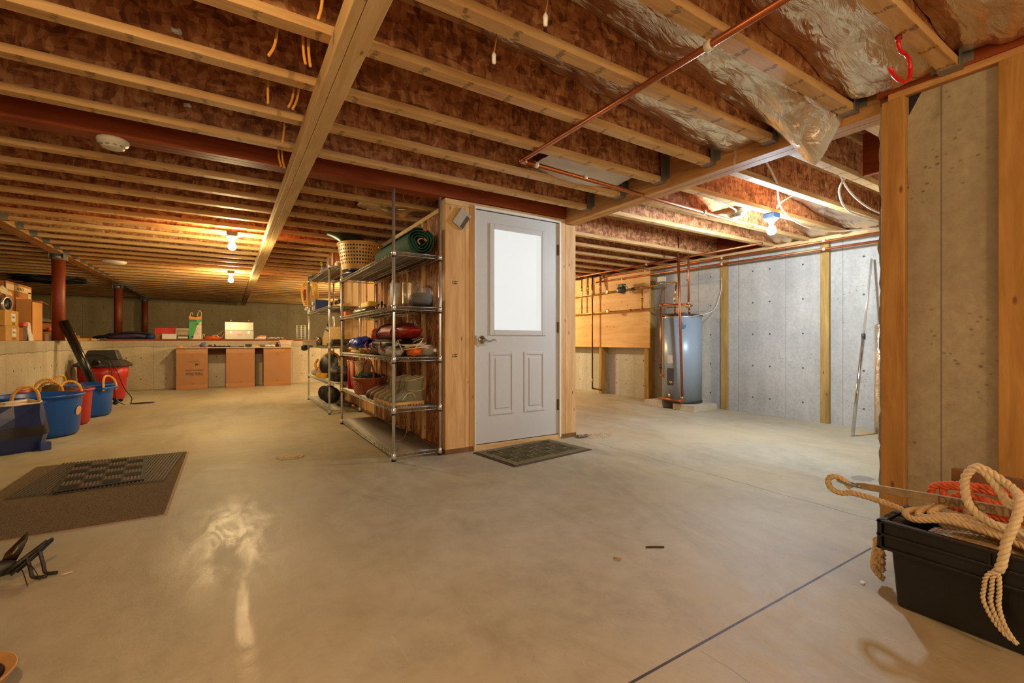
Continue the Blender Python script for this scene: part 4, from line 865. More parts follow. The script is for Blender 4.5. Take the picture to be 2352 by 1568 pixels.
o=B().tube(curve([(0,0,.0),(0,0,.08),(.02,0,.105),(.035,0,.06)],5),.009,7).ob('cable_end',plain('cream_cable_b',(222,196,150),.6),None,True); at(o,(-.445,11.42,zl)); tag(o,'cream cable end beside the tall green bag','cable')
M_tb2=plain('toolbox_steel',(176,166,148),.3,.7,.06,14)
t=T('toolbox','open silver steel toolbox on the back ledge','toolbox',(.215,11.48,zl)); w=.265
B().box(-w,-.10,0,w,-.097,.19).box(-w,.097,0,w,.10,.19).box(-w,-.1,0,-w+.003,.1,.19).box(w-.003,-.1,0,w,.1,.19).box(-w,-.1,0,w,.1,.003).ob('body',M_tb2,t); 
B().prism([(.098,.19),(.112,.39),(.10,.40),(.04,.385),(.045,.38),(.10,.385),(.09,.20)],-w,w,'x').box(-w,.05,.19,-w+.003,.11,.385).box(w-.003,.05,.19,w,.11,.385).ob('lid',M_tb2,t); b=B(); 
for q in (.045,.075): b.box(-w-.001,-.103,q,w+.001,-.0995,q+.008)
b.ob('rib',M_tb2,t)
for q in (-.16,.17): B().box(q-.02,-.106,.12,q+.02,-.1,.185).ob('latch',M_chrome,t,bev=.002); B().ball((q,.08,.41),(.02,.012,.012)).ob('lid_catch',M_chrome,t,True)
B().box(-.04,-.1045,.09,.045,-.1035,.115).ob('badge',plain('badge',(226,180,170),.4),t)
b=B()
for i in range(3): 
    o=B().box(-.11+.01*i,-.08,0,.10-.02*i,.08,.028).ob('book',plain('book_%d'%i,((206,188,166),(226,216,200),(216,140,104))[i],.6),None,bev=.002); at(o,(.61+.02*i,11.45,zl+.0285*i),(0,0,.1*i)); tag(o,('lowest book in the little stack right of the toolbox','middle pale book in the little stack right of the toolbox','topmost reddish book in the little stack right of the toolbox')[i],'book')
o=B().grid(16,8,lambda u,v:(-.16+.32*u,-.08+.16*v,.03+.03*noise.noise(V(u*5,v*3,1))+.012*noise.noise(V(u*11,v*7,5)))).ob('white_cloth',plain('white_cloth',(220,206,176),.8),None,True,solid=.012); at(o,(.90,11.45,zl)); tag(o,'crumpled white cloth on the back ledge','cloth')
t=T('wire_rack','small white wire rack standing on the back ledge','rack',(1.44,11.46,zl)); b=B()
for x in (-.09,.0,.085): b.tube([(x,0,0),(x,0,.33)],.006,6); b.tube([(x,.1,0),(x,.1,.33)],.006,6)
for k in range(8): b.tube([(-.09,0,.02+.043*k),(.085,0,.02+.043*k)],.004,6); b.tube([(-.09,0,.02+.043*k),(-.09,.1,.02+.043*k)],.004,6)
b.ob('wires',M_white,t,True)
# ------------------------------------------------------------------ left wall ledge (z .935)
zw=.936
t=T('open_carton','huge open cardboard carton on the left wall ledge','box',(-2.66,8.42,zw)); B().box(-.36,-.44,0,.36,.44,.004).box(-.36,-.44,0,-.354,.44,.74).box(.354,-.44,0,.36,.44,.74).box(-.36,-.44,0,.36,-.434,.74).box(-.36,.434,0,.36,.44,.74).ob('body',M_card,t); B().box(.361,.30,0,.3635,.40,.66).box(.361,-.43,.64,.3635,.40,.71).ob('paper_tape',plain('pale_tape',(222,196,146),.6),t); B().obox((-.42,0,.80),(.2,.8,.004),(0,.9,0)).ob('flap',M_card,t); b=B()
for k in range(5): b.tube([(.3655,-.1+.05*k,.655),(.3655,-.07+.05*k,.69)],.003,5)
b.ob('marker_scrawl',M_black,t)
t=T('tall_carton','tall narrow open carton beside the steel column','box',(-2.06,7.86,zw)); B().box(-.07,-.18,0,.07,.18,.004).box(-.07,-.18,0,-.066,.18,.52).box(.066,-.18,0,.07,.18,.47).box(-.07,-.18,0,.07,-.176,.50).box(-.07,.176,0,.07,.18,.50).ob('body',plain('tan_cardboard',(208,146,78),.8,0,.06,6,.1),t); B().obox((.0,.32,.49),(.12,.30,.004),(-.1,.0,0)).ob('flap',M_card,t)
M_kb=plain('yellow_carton',(200,150,74),.8,0,.05,6)
for i,(zz,y) in enumerate(((0,6.92),(.161,6.90))):
    t=T('small_carton',('lower of the two stacked tan cartons at the left edge','upper of the two stacked tan cartons at the left edge')[i],'box',(-2.07,y,zw+zz)); B().box(-.13,-.18,0,.13,.18,.16).ob('body',M_kb,t,bev=.003); B().box(.1305,-.02,.045,.1315,.09,.13).ob('white_label',M_white,t); b=B()
    for k in range(3): b.box(.1316,-.0+.025*k,.08,.1322,.015+.025*k,.10); b.box(.1305,.0+.03*k,.01,.1313,.012+.03*k,.035)
    b.ob('label_print',M_dark,t)
t=T('searchlight','round black lens searchlight with an orange body on the cartons','lamp',(-2.02,6.98,zw+.322)); RR=Matrix.Rotation(-.2,3,'Z')@Matrix.Rotation(PI/2,3,'Y'); B().lathe([(.045,-.16),(.06,-.02),(.07,.0)],24,(0,0,.075),M=RR).ob('body',plain('orange_body',(200,130,60),.4),t,True); B().lathe([(.062,.0),(.078,.0),(.078,.03),(.066,.03)],28,(0,0,.075),cap=False,M=RR).ob('bezel',M_chrome,t,True); B().lathe([(.0,.012),(.064,.012),(.064,.016),(0,.016)],24,(0,0,.075),M=RR).ob('lens',M_black,t,True)
o=B().grid(12,10,lambda u,v:(.09*(u-.5)+.0,-.14+.28*v,.10-.12*abs(u-.5)*1.5+.03*noise.noise(V(u*4,v*4,7)))).ob('paper_wrap',plain('cream_paper',(226,204,160),.6,0,.05,9,.4),None,True,solid=.003); at(o,(-2.04,6.97,zw+.485)); tag(o,'cream paper draped on the searchlight','paper'); 
t=T('low_carton','low brown carton holding a black box and white cup','box',(-2.12,7.28,zw)); B().box(-.13,-.13,0,.13,.13,.004).box(-.13,-.13,0,-.127,.13,.15).box(.127,-.13,0,.13,.13,.15).box(-.13,-.13,0,.13,-.127,.15).box(-.13,.127,0,.13,.13,.15).ob('body',plain('red_brown_card',(160,90,46),.8),t)
o=B().box(-.08,-.09,.0,.08,.09,.19).box(-.06,-.07,.19,.06,.07,.21).ob('black_case',M_black,None,bev=.004); at(o,(-2.12,7.26,zw+.005)); tag(o,'black case standing in the low brown carton','case')
o=B().lathe([(.0,0),(.03,0),(.045,.07),(.042,.07),(.028,.004)],20).ob('white_cup',M_white,None,True); at(o,(-2.10,7.30,zw+.216),(.5,.3,0)); tag(o,'white cup tipped on the black case','cup')
t=T('patterned_bag','dark printed paper bag leaning beside the low brown carton','bag',(-2.05,7.50,zw)); B().prism([(-.07,0),(.07,0),(.09,.17),(-.07,.17)],-.04,.05,'x').ob('body',plain('printed_paper',(96,74,52),.6,0,.9,40),t,bev=.004)
o=B().box(-.004,-.06,0,.004,.08,.22).ob('magazine',plain('magazine_white',(222,210,206),.4),None); at(o,(-1.985,7.62,zw),(0,-.12,0)); tag(o,'white magazine leaning on the tall narrow carton','magazine')
o=B().box(-.06,-.07,0,.06,.07,.04).ob('orange_box',plain('orange_red_card',(224,84,40),.5),None); at(o,(-2.06,7.52,zw+.172)); tag(o,'orange box on the dark printed paper bag','box')
o=B().box(-.05,-.12,0,.07,.10,.09).ob('brown_box',plain('mauve_card',(140,104,84),.7),None,bev=.003); at(o,(-2.05,8.22,zw)); tag(o,'small mauve brown box right of the tall narrow carton','box')
t=T('pale_green_box','pale green box with a dark label beside the steel column','box',(-2.0,8.63,zw)) if 0 else T('pale_green_box','pale green box with a dark label under the black pipe','box',(-2.02,8.80,zw)); B().box(-.06,-.17,0,.06,.17,.095).ob('body',plain('pale_green_card',(206,200,150),.6),t,bev=.003); B().box(.0605,-.05,.02,.0612,.05,.075).ob('dark_label',plain('green_label',(110,112,72),.6),t)
k=0
for (x,y,zz,lx,ly,lz,c,lb) in ((-2.45,9.75,0,.3,1.2,.12,(150,92,52),'thick brown plank at the bottom of the lumber stack'),(-2.43,9.7,.121,.26,1.1,.05,(176,120,70),'board on the thick brown plank in the lumber stack'),(-2.46,9.75,.172,.28,1.2,.11,(160,96,54),'red brown box beam in the lumber stack'),(-2.43,9.7,.283,.3,1.2,.03,(120,104,72),'grey green board in the lumber stack'),(-2.45,9.75,.314,.26,1.0,.025,(96,92,82),'dark topmost board in the lumber stack'),(-2.16,10.0,0,.2,1.4,.05,(206,160,98),'pale plank at the corner of the left ledge'),(-2.2,9.9,.051,.18,1.2,.045,(196,140,82),'tan plank on the pale plank at the corner'),(-2.22,9.7,.097,.16,1.0,.04,(216,170,106),'topmost pale plank at the corner of the left ledge')):
    o=B().box(-lx/2,-ly/2,0,lx/2,ly/2,lz).ob('lumber',wood('lumber_%d'%k,tuple(int(q*.85) for q in c),c,'y',.7,False),None,bev=.004); at(o,(x,y,zw+zz),(0,0,.05*sin(k*2.3))); tag(o,lb,'board',None); k+=1
o=B().cyl((0,-.55,0),(0,.45,0),.028,n=12).cyl((0,.4,0),(0,.5,0),.034,n=12).ob('orange_pole',plain('orange_paint',(222,104,44),.5),None,True); at(o,(-2.2,9.72,zw+.137+.035)); tag(o,'orange round pole on top of the corner planks','pole')
b=B()
for i in range(9): b.obox((.03*sin(i*2.1),-.2+.05*i,.015+.012*(i%3)),(.05,.12,.02),(0,0,i*.7))
o=b.ob('wood_scraps',plain('scrap_wood',(204,150,86),.7,0,.3,10),None); at(o,(-2.05,10.75,zw)); tag(o,'heap of pale wood scraps at the inner corner of the ledge','wood'); o['kind']='stuff'
# ------------------------------------------------------------------ tubs along the left wall
def tub(label,x,y,r,h,mat,hz=0,inside=None):
    t=T('rubber_tub',label,'tub',(x,y,0),hz); rb=r*.86
    B().lathe([(.0,.004),(rb-.02,.004),(rb,.02),(rb+.01,.05),(r-.012,h-.03),(r-.012,h-.028),(r,h-.026),(r+.012,h-.014),(r+.008,h),(r-.006,h),(r-.016,h-.012),(rb,.06),(rb-.03,.02),(0,.018)],56,cap=False).ob('shell',mat,t,True)
    for sg in (-1,1):
        B().prism([(sg*(r-.02),-.13),(sg*(r+.05),-.11),(sg*(r+.05),.11),(sg*(r-.02),.13)],h-.062,h-.034).ob('handle_lug',mat,t,bev=.006)
        rope(B(),curve([(sg*(r+.032),-.09,h-.075),(sg*(r+.032),-.09,h-.02),(sg*(r+.02),-.075,h+.05),(sg*(r),-.03,h+.095),(sg*(r),.03,h+.095),(sg*(r+.02),.075,h+.05),(sg*(r+.032),.09,h-.02),(sg*(r+.032),.09,h-.075)],8),.013,pitch=.06).ob('rope_handle',M_rope,t,True)
    return t
M_rope=plain('yellow_handle_rope',(232,172,70),.7,0,.12,20)
tub1=tub('blue rubber tub with yellow rope handles nearest the camera',-1.57,6.25,.325,.41,M_blue,-PI/2)
o=B().lathe([(.0,0),(.045,0),(.045,.002),(0,.002)],22,sx=1,M=Matrix.Rotation(PI/2,3,'Y')).ob('round_sticker',plain('sticker_orange',(236,176,120),.4),tub1)
at(o,(.306*cos(1.35),.306*sin(1.35),.24),(0,.13,1.35))
tub('red rubber tub between the two blue ones',-1.60,6.95,.30,.40,M_red,-1.04)
o=lump(B(),(0,0,.0),(.2,.2,.08),.3,4,111,flat=False).ob('dark_contents',plain('dark_stuff',(70,62,52),.7,0,.5,9),None,True); at(o,(-1.60,6.95,.36)); tag(o,'dark jumble filling the red rubber tub','clutter')
tub('blue rubber tub farthest from the camera, in front of the wet vacuum',-1.52,7.64,.29,.40,M_blue,-.56)
# wet vacuum
t=T('wet_vacuum','red and black wet vacuum standing in the corner by the left wall','vacuum',(-1.57,8.98,0))
B().lathe([(0,.07),(.235,.07),(.25,.09),(.27,.38),(.285,.40),(.29,.575),(0,.575)],44).ob('drum',M_red,t,True)
B().lathe([(.30,.555),(.335,.56),(.345,.585),(.30,.62),(.25,.655),(.2,.665),(0,.665)],8).ob('lid',M_dark,t,bev=.008)
B().loft([[(-.2,-.17,.66),(.2,-.17,.66),(.2,.17,.66),(-.2,.17,.66)],[(-.155,-.13,.80),(.155,-.13,.80),(.155,.13,.80),(-.155,.13,.80)]]).ob('motor_head',M_dark,t,bev=.012,seg=3)
B().lathe([(.035,0),(.055,0),(.055,.05),(.04,.06)],22,M=Matrix.Rotation(PI/2,3,'X'),c=(-.03,-.27,.615),cap=False).ob('hose_port',M_black,t,True); B().lathe([(0,.01),(.037,.01)],20,M=Matrix.Rotation(PI/2,3,'X'),c=(-.03,-.27,.615),cap=False).ob('port_hole',M_black,t)
for a in (.9,2.3,3.9,5.4):
    b=B(); b.cyl((.27*cos(a),.27*sin(a),.06),(.27*cos(a),.27*sin(a),.10),.03,n=10); b.lathe([(0,-.012),(.03,-.012),(.03,.012),(0,.012)],16,(.27*cos(a),.27*sin(a),.0305),M=Matrix.Rotation(PI/2,3,'X')); b.ob('caster',M_black,t,True)
b=B(); b.tube(curve([(-.18,-.19,.72),(-.05,-.22,.74),(.08,-.24,.70),(.16,-.30,.60),(.22,-.32,.45),(.28,-.30,.25),(.36,-.26,.10),(.37,-.28,.012),(.55,-.3,.008),(.62,-.22,.008),(.45,-.2,.008),(.34,-.27,.008)],8),.006,6)
b.tube(curve([(.05,-.235,.7),(.12,-.31,.6),(.17,-.325,.3),(.2,-.33,.08),(.3,-.36,.008)],8),.005,6); b.ob('power_cord',M_black,t,True)
o=B().tube([(-1.46,8.35,.05),(-1.865,8.35,1.205)],.051,20).ob('black_pipe',plain('glossy_black',(34,31,29),.2),None,True); tag(o,'long glossy black pipe leaning on the left low wall','pipe')
o=B().box(-1.925,9.35,0,-1.905,9.39,.93).ob('wood_strip',plain('grey_lath',(150,128,96),.8),None); tag(o,'grey wood strip standing against the left low wall','board')
# bag at left
t=T('insulated_bag','dark blue bag with an open silver lining at the left edge','bag',(-1.565,5.52,0),.5)
def ringb(s,z,w=0,sq=.6,sd=0): return [(.185*s*math.copysign(abs(cos(2*PI*k/10+.3))**sq,cos(2*PI*k/10+.3))*(1+w*1.5*noise.noise(V(k*1.6,z*6,sd))),.17*s*math.copysign(abs(sin(2*PI*k/10+.3))**sq,sin(2*PI*k/10+.3))*(1+w*1.5*noise.noise(V(k*1.6,z*6,sd+4))),z+w*.25*noise.noise(V(k*1.5,z,9))) for k in range(10)]
B().loft([ringb(1.0,.0),ringb(1.04,.02),ringb(1.10,.12,.10),ringb(1.16,.2,.14),ringb(1.05,.30,.14),ringb(1.0,.40,.1)],cap=False).ob('shell',plain('navy_shell',(38,52,110),.3,0,.25,6,.5),t,False,solid=.003)
B().loft([ringb(.97,.40,.1),ringb(.94,.34,.1),ringb(.85,.12),ringb(.1,.1)],cap=False).ob('silver_lining',M_foil,t,False)
B().tube([V(*p)*1.0 for p in ringb(1.0,.402,.1)],.006,6,closed=True).ob('rim',plain('rim_cream',(220,206,190),.5),t,True)
B().loft([ringb(1.165,.13,.1),ringb(1.18,.2,.14),ringb(1.15,.22,.14)],cap=False).ob('black_band',plain('black_band',(24,22,22),.5),t,True); B().box(.13,-.22,.0,.2,-.16,.07).ob('side_strap',plain('blue_strap',(60,76,150),.5),t,bev=.008)
o=lump(B(),(0,0,.0),(.05,.07,.05),.2,3,119,flat=False).ob('blue_jug',M_blue,None,True,sub=1); at(o,(-1.055,3.36,.055)); tag(o,'blue plastic thing barely showing at the left edge by the rug','jug')
# ------------------------------------------------------------------ rugs
def carpet(name,c1,c2,sc,bp=.8,rib=None):
    a=N(name); v=a.coord(False); f=a.noise(v,sc,3,.7); h=f; col=a.ramp(f,[(.35,lin(c1)),(.65,lin(c2))])
    if rib:
        tc=a.n('ShaderNodeTexCoord'); sx=a.n('ShaderNodeSeparateXYZ'); a.l(tc.outputs['Object'],sx.inputs[0])
        w=a.math('SINE',a.math('MULTIPLY',sx.outputs[rib[0]],2*PI/rib[1])); h=a.math('ADD',a.math('MULTIPLY',w,.6),f)
        col=a.mix(a.math('MULTIPLY',a.math('LESS_THAN',w,-.4),.6),col,mul(lin(c1),.5))
    a.set(col,.95,None,.1); a.bump(h,bp,.006); return a.m
t=T('floor_rug','big brown pile rug with a pale edge under the two smaller mats','rug',(-.74,3.87,0))
B().box(-.45,-.81,.0,.45,.81,.011).ob('pile',carpet('rug_pile',(44,38,28),(156,134,104),300,.6),t,bev=.004); B().box(-.465,-.825,0,.465,.825,.004).ob('backing',plain('rug_edge',(170,142,106),.8),t)
t=T('ribbed_mat','dark ribbed runner mat lying across the brown rug','mat',(-.70,4.21,.0115),-.06); b=B(); b.box(-.37,-.43,0,.37,.43,.004)
for k in range(38): x=-.365+.73*k/37; b.box(x-.0045,-.43,.004,x+.0045,.43,.011)
b.ob('ribs',plain('ribbed_rubber',(92,76,58),.7,0,.15),t)
t=T('checker_mat','small dark mat with a basket weave pattern on the ribbed mat','mat',(-.715,4.17,.0232),.10); B().box(-.215,-.385,0,.215,.385,.006).ob('base',plain('black_rubber_mat',(48,40,30),.7),t,bev=.002); b=B(); b2=B()
for i in range(4):
    for j in range(7):
        x0=-.2+.1*i; y0=-.37+.1057*j
        for q in range(5):
            if (i+j)%2: b.box(x0+.008+.0175*q,y0+.006,.006,x0+.016+.0175*q,y0+.1,.010)
            else: b2.box(x0+.006,y0+.008+.0185*q,.006,x0+.094,y0+.016+.0185*q,.010)
b.ob('raised_ribs',plain('mat_ribs_tan',(120,92,62),.7),t); b2.ob('raised_ribs',plain('mat_ribs_dark',(40,34,26),.7),t)
t=T('doormat','olive brown doormat with a raised pattern in front of the door','mat',(2.19,3.165,0),.125); B().box(-.43,-.275,.0,.43,.275,.006).ob('backing',plain('mat_rubber',(84,60,46),.8),t,bev=.002); B().box(-.41,-.258,.006,.41,.258,.012).ob('pile',carpet('doormat_pile',(92,82,58),(150,138,104),210,.9),t,bev=.003); b=B()
for i in range(7):
    for j in range(4):
        x=-.35+.1*i+.05; y=-.2+.1*j+.05; q=(i+j)%2
        for k in range(4): 
            if q: b.box(x-.04+.024*k-.012,y-.042,.012,x-.04+.024*k,y+.042,.0165)
            else: b.box(x-.042,y-.04+.024*k-.012,.012,x+.042,y-.04+.024*k,.0165)
b.ob('raised_pattern',carpet('doormat_ridge',(74,66,46),(126,116,86),210,.9),t)
# ------------------------------------------------------------------ bronze grasshopper at bottom left, bowl
M_bz=plain('bronze_patina',(66,62,56),.45,.7,.35,40,.3)
t=T('grasshopper_figurine','bronze grasshopper figurine with bent legs at the lower left','figurine',(-.69,2.545,0)); b=B()
b.loft([[(x+.0,y,.055+zc+.03*r*sin(2*PI*k/12)) for k in range(12) for x,y in [(xc+.034*r*cos(2*PI*k/12)*.62,yc+.034*r*cos(2*PI*k/12)*.78)]] for xc,yc,zc,r in ((-.20,-.02,-.01,.4),(-.16,-.02,0,1),(-.1,-.015,.0,1.15),(-.05,-.01,-.002,1.1),(-.015,-.005,-.005,.8),(.0,.0,-.01,.3))]); b.ob('body',M_bz,t,True,sub=1)
B().loft([[(-.06,.0,.06),(-.02,.01,.06),(-.03,.02,.07)],[(-.05,.02,.10),(-.005,.03,.095),(-.02,.04,.10)],[(-.02,.05,.135),(.005,.055,.13),(.0,.06,.135)],[(-.003,.07,.155),(.002,.07,.155),(.0,.072,.156)]]).ob('wing',plain('bronze_wing',(120,98,66),.35,.8,.2),t,True)
for i,P in enumerate((((-.03,-.03,.045),(.055,.01,.115),(.062,-.02,.03),(.085,-.05,.006),(.10,-.055,.004)),((-.03,.0,.045),(.058,.02,.118),(.078,.01,.035),(.095,-.01,.006),(.11,-.012,.004)))):
    dx,dy=(0,0) if i==0 else (.012,.018)
    B().tube([(-.035+dx,-.03+dy,.04),(.015+dx,.0+dy,.078),(.066+dx,.035+dy,.118)],[.010,.0085,.007],8).tube([(-.02+dx,-.035+dy,.03),(.03+dx,.0+dy,.075),(.066+dx,.03+dy,.112)],.005,7).tube(curve([(.015+.02*i+dx,.0+dy,.078+.014*i),(.032+.02*i+dx,-.025+dy,.04),(.045+.02*i+dx,-.045+dy,.010),(.085+.015*i+dx,-.055+dy,.006)],4),.0068,8).ob('hind_leg',M_bz,t,True)
for i,sg in enumerate((-1,1)): B().tube([(-.12,sg*.02,.05),(-.11,sg*.06,.06),(-.09,sg*.08,.004)],.005,6).ob('front_leg',M_bz,t,True)
b=B(); b.tube(curve([(-.01,.0,.05),(.02,-.06,.045),(.05,-.12,.006)],6),.0016,5); b.tube(curve([(-.01,.0,.055),(.04,-.04,.05),(.075,-.09,.01)],6),.0016,5); b.ob('antenna',M_bz,t,True)
t=T('clay_bowl','tan bowl with a dark red inside at the lower left corner','bowl',(-.60,1.735,0)); B().lathe([(0,0),(.07,0),(.10,.03),(.118,.06),(.122,.064),(.116,.066),(.096,.05)],36,cap=False).ob('shell',plain('tan_clay',(186,140,84),.5),t,True); B().lathe([(.097,.051),(.07,.016),(0,.008)],36,cap=False).ob('glazed_inside',plain('dark_glaze',(40,18,14),.2),t,True)
# ------------------------------------------------------------------ floor bits
t=T('cleanout_cover','flat round cover with a square tab on the floor left of the shelves','cover',(.445,4.05,0),.3); B().lathe([(0,0),(.085,0),(.085,.006),(.07,.007),(.068,.004),(.055,.004),(.053,.007),(0,.007)],30).ob('disc',plain('pale_cover',(196,176,140),.8),t,True); B().box(-.11,-.05,0,-.06,.05,.004).ob('tab',plain('pale_tab',(190,168,130),.8),t)
b=B(); random.seed(3)
for i in range(160):
    r=random.random()**.6*.14; a=random.random()*6.28; b.obox((r*cos(a)*1.4,r*sin(a),.002+.012*(1-r/.14)*random.random()),(.009,.004,.003),(random.random(),random.random(),random.random()*6))
o=b.ob('wood_shavings',plain('shavings',(216,176,120),.8),None); at(o,(3.07,3.36,0)); tag(o,'patch of pale wood shavings beside the right door post','sawdust'); o['kind']='stuff'
b=B().grid(10,8,lambda u,v:(-.07+.14*u,-.035+.07*v,.012+.02*abs(noise.noise(V(u*6,v*5,3)))+.01*noise.noise(V(u*14,v*9,1))))
o=b.ob('crumpled_scrap',plain('brown_scrap',(120,96,74),.5,.2,.3),None,False,solid=.003); at(o,(2.93,3.39,.0)); tag(o,'crumpled brown scrap at the foot of the right door post','scrap')
for x,y,c,rz,lb in ((2.07,.77,(236,240,242),.3,'tiny white shard near the floor cut'),(1.40,.40,(224,220,212),-.4,'white shard at the lower right of the floor')):
    o=B().prism([(-.012,-.004),(.0,-.008),(.014,-.002),(.01,.006),(-.006,.007)],0,.006).ob('shard',plain('shard_%d'%int(x*10),c,.3),None); at(o,(x,y,0),(0,0,rz)); tag(o,lb,'shard')
for P,c,lb in (((( 1.60,1.42,.003),(1.635,1.40,.004),(1.67,1.378,.003)),(70,50,34),'dark twig on the open floor'),(((1.40,1.42,.006),(1.42,1.395,.006)),(176,130,80),'short tan dowel piece on the open floor'),(((-.56,2.48,.004),(-.53,2.49,.004)),(226,200,160),'pale splinter beside the bronze grasshopper')):
    o=B().tube(P,.004 if c[0]<200 else .003,6).ob('twig',plain('twig_%d'%c[0],c,.8),None,True); tag(o,lb,'twig')
# ------------------------------------------------------------------ water heater and plumbing
for x0,y0,x1,y1,l in ((5.17,3.78,5.66,4.12,'concrete block under the right side of the water heater'),(5.17,4.30,5.62,4.62,'concrete block under the left side of the water heater')):
    tag(B().box(x0,y0,0,x1,y1,.085).ob('concrete_block',M_conl,None,bev=.004),l,'block')
t=T('water_heater','blue grey electric water heater standing on concrete blocks','heater',(5.43,4.17,.086)); M_wh=plain('heater_enamel',(150,166,180),.35,.1,.02)
B().lathe([(0,.03),(.262,.03),(.262,1.19),(0,1.19)],64).ob('jacket',M_wh,t,True); B().lathe([(0,0),(.268,0),(.268,.032),(.262,.034)],64).ob('base_ring',M_dark,t,True); B().lathe([(.262,1.19),(.27,1.192),(.27,1.215),(.2,1.225),(0,1.232)],64).ob('top_cap',M_dark,t,True); B().lathe([(.2621,1.176),(.2665,1.18),(.2621,1.19)],64,cap=False).ob('silver_band',M_chrome,t,True)
def onjack(a,z,w,h,d):   # box tangent to the jacket
    return (.262*cos(a),.262*sin(a),z),(0,0,a)
A0=math.atan2(-4.17,-5.43)
pl=[((A0-.62),.60,.085,.11,'rating_label',plain('rating_label',(206,196,190),.5),.002),((A0-.60),.36,.095,.235,'access_panel',plain('panel_grey',(70,66,66),.4),.012)]
for a,z,w,h,nm,m,d in pl: o=B().box(-d,-w/2,-h/2,d,w/2,h/2).ob(nm,m,t,bev=.003); at(o,*onjack(a,z,w,h,d))
o=B().lathe([(0,0),(.048,0),(.046,.006),(.02,.01),(0,.01)],26,M=Matrix.Rotation(PI/2,3,'Y')).ob('blue_emblem',plain('emblem_blue',(70,110,140),.4),t); at(o,*onjack(A0+.02,1.06,0,0,0))
b=B(); b.cyl((0,0,0),(.05,0,0),.014,n=12); b.cyl((.045,0,-.02),(.045,0,.03),.016,n=12); o=b.ob('drain_valve',M_brass,t,True); at(o,*onjack(A0-.55,.10,0,0,0))
b=B(); b.cyl((0,0,0),(.045,0,0),.016,n=12); o=b.ob('port_fitting',M_brass,t,True); at(o,(.262*cos(A0-.5),.262*sin(A0-.5),.285),(0,0,A0-.5))
for dx,dy in ((.0,.12),(.0,-.12)): B().cyl((dx,dy,1.225),(dx,dy,1.30),.014,n=12).ob('nipple',M_copper,t,True)
def pipe(label,pts,r,mat=M_copper,n=12,elb=True,fit=()):
    t=T('copper_pipe',label,'pipe',pts[0]); p0=Vector(pts[0]); q=[Vector(p)-p0 for p in pts]; b=B()
    for i in range(len(q)-1): b.cyl(q[i],q[i+1],r,n=n)
    b.ob('tube',mat,t,True)
    if elb and len(q)>2:
        for p,a,c in zip(q[1:-1],q[:-2],q[2:]):
            u=(a-p).normalized()*r*2.2; w=(c-p).normalized()*r*2.2
            B().tube(curve([p+u,p+u*.4+w*.02,p,p+w*.4+u*.02,p+w],3),r*1.25,n).ob('elbow',mat,t,True)
    for nm,a,c,rr,m in fit: B().cyl(Vector(a)-p0,Vector(c)-p0,rr,n=14).ob(nm,m,t,True)
    return t
def clipf(x,y,z,ax,r=.02): 
    d=V(.012,0,0) if ax=='x' else V(0,.012,0); p=V(x,y,z); return ('clip',tuple(p-d),tuple(p+d),r,M_offw)
pipe('copper pipe crossing under the joists from the camera side to the girder',[(1.605,.25,2.093),(1.605,2.45,2.093),(4.35,2.52,2.05)],.0143,fit=[('clip',(1.605,1.095,2.092),(1.605,1.12,2.092),.021,M_offw),clipf(1.72,2.453,2.092,'x'),clipf(2.15,2.465,2.091,'x',.018),clipf(3.55,2.5,2.067,'x')])
pipe('upper copper pipe along the top of the far wall',[(5.62,1.2,2.03),(5.62,5.98,2.068),(5.58,6.0,1.97),(5.58,6.0,1.9)],.0143,fit=[clipf(5.62,y,2.05,'y',.018) for y in (2.45,3.68,5.0)])
pipe('lower copper pipe along the top of the far wall',[(5.62,1.2,1.945),(5.62,6.14,1.99)],.0143,fit=[clipf(5.62,y,1.957+.01*i,'y',.018) for i,y in enumerate((2.45,3.68,5.5))])
pipe('copper pipe clipped under the joist ends beside the far wall',[(5.37,3.0,2.0955),(5.37,8.3,2.0955)],.0143,fit=[clipf(5.37,y,2.0935,'y',.0165) for y in (4.75,6.3)])
pipe('upper supply line across the plywood panel, with pump and gauge',[(5.58,8.2,1.75),(5.58,4.42,1.797),(5.48,4.30,1.77),(5.43,4.29,1.55),(5.43,4.29,1.39)],.0125,M_brass,fit=[('collar',(5.58,5.0,1.785),(5.58,5.06,1.785),.02,M_brass),('collar',(5.58,5.18,1.784),(5.58,5.24,1.784),.024,M_dark),('tee',(5.58,4.83,1.79),(5.58,4.88,1.79),.018,M_copper)])
pipe('lower return line across the plywood panel, with a gauge',[(5.58,8.2,1.44),(5.58,4.12,1.44),(5.43,4.05,1.44),(5.43,4.05,1.39)],.0125,M_brass,fit=[('tee',(5.58,5.25,1.44),(5.58,5.31,1.44),.018,M_copper),('tee',(5.58,5.05,1.44),(5.58,5.0,1.44),.018,M_copper)])
pipe('short vertical pipe joining the two lines below the mixing valve',[(5.58,5.03,1.78),(5.58,5.03,1.44)],.0105,M_brass,fit=[('valve',(5.58,5.03,1.56),(5.58,5.03,1.62),.02,M_brass)])
for i,(y,z0,z1,lb) in enumerate(((6.47,1.45,2.2,'vertical branch pipe nearest the door post on the plywood panel'),(6.30,1.76,2.12,'short vertical branch pipe, second from the door post'),(5.98,1.76,2.09,'short vertical branch pipe right of the tall one'))):
    pipe(lb,[(5.57,y,z0),(5.57,y,z1)],.0115,M_brass,fit=[('valve',(5.57,y,1.86),(5.57,y,1.95),.017,M_brass),('coupling',(5.57,y,1.80 if i else 1.55),(5.57,y,1.84 if i else 1.59),.017,M_steel)])
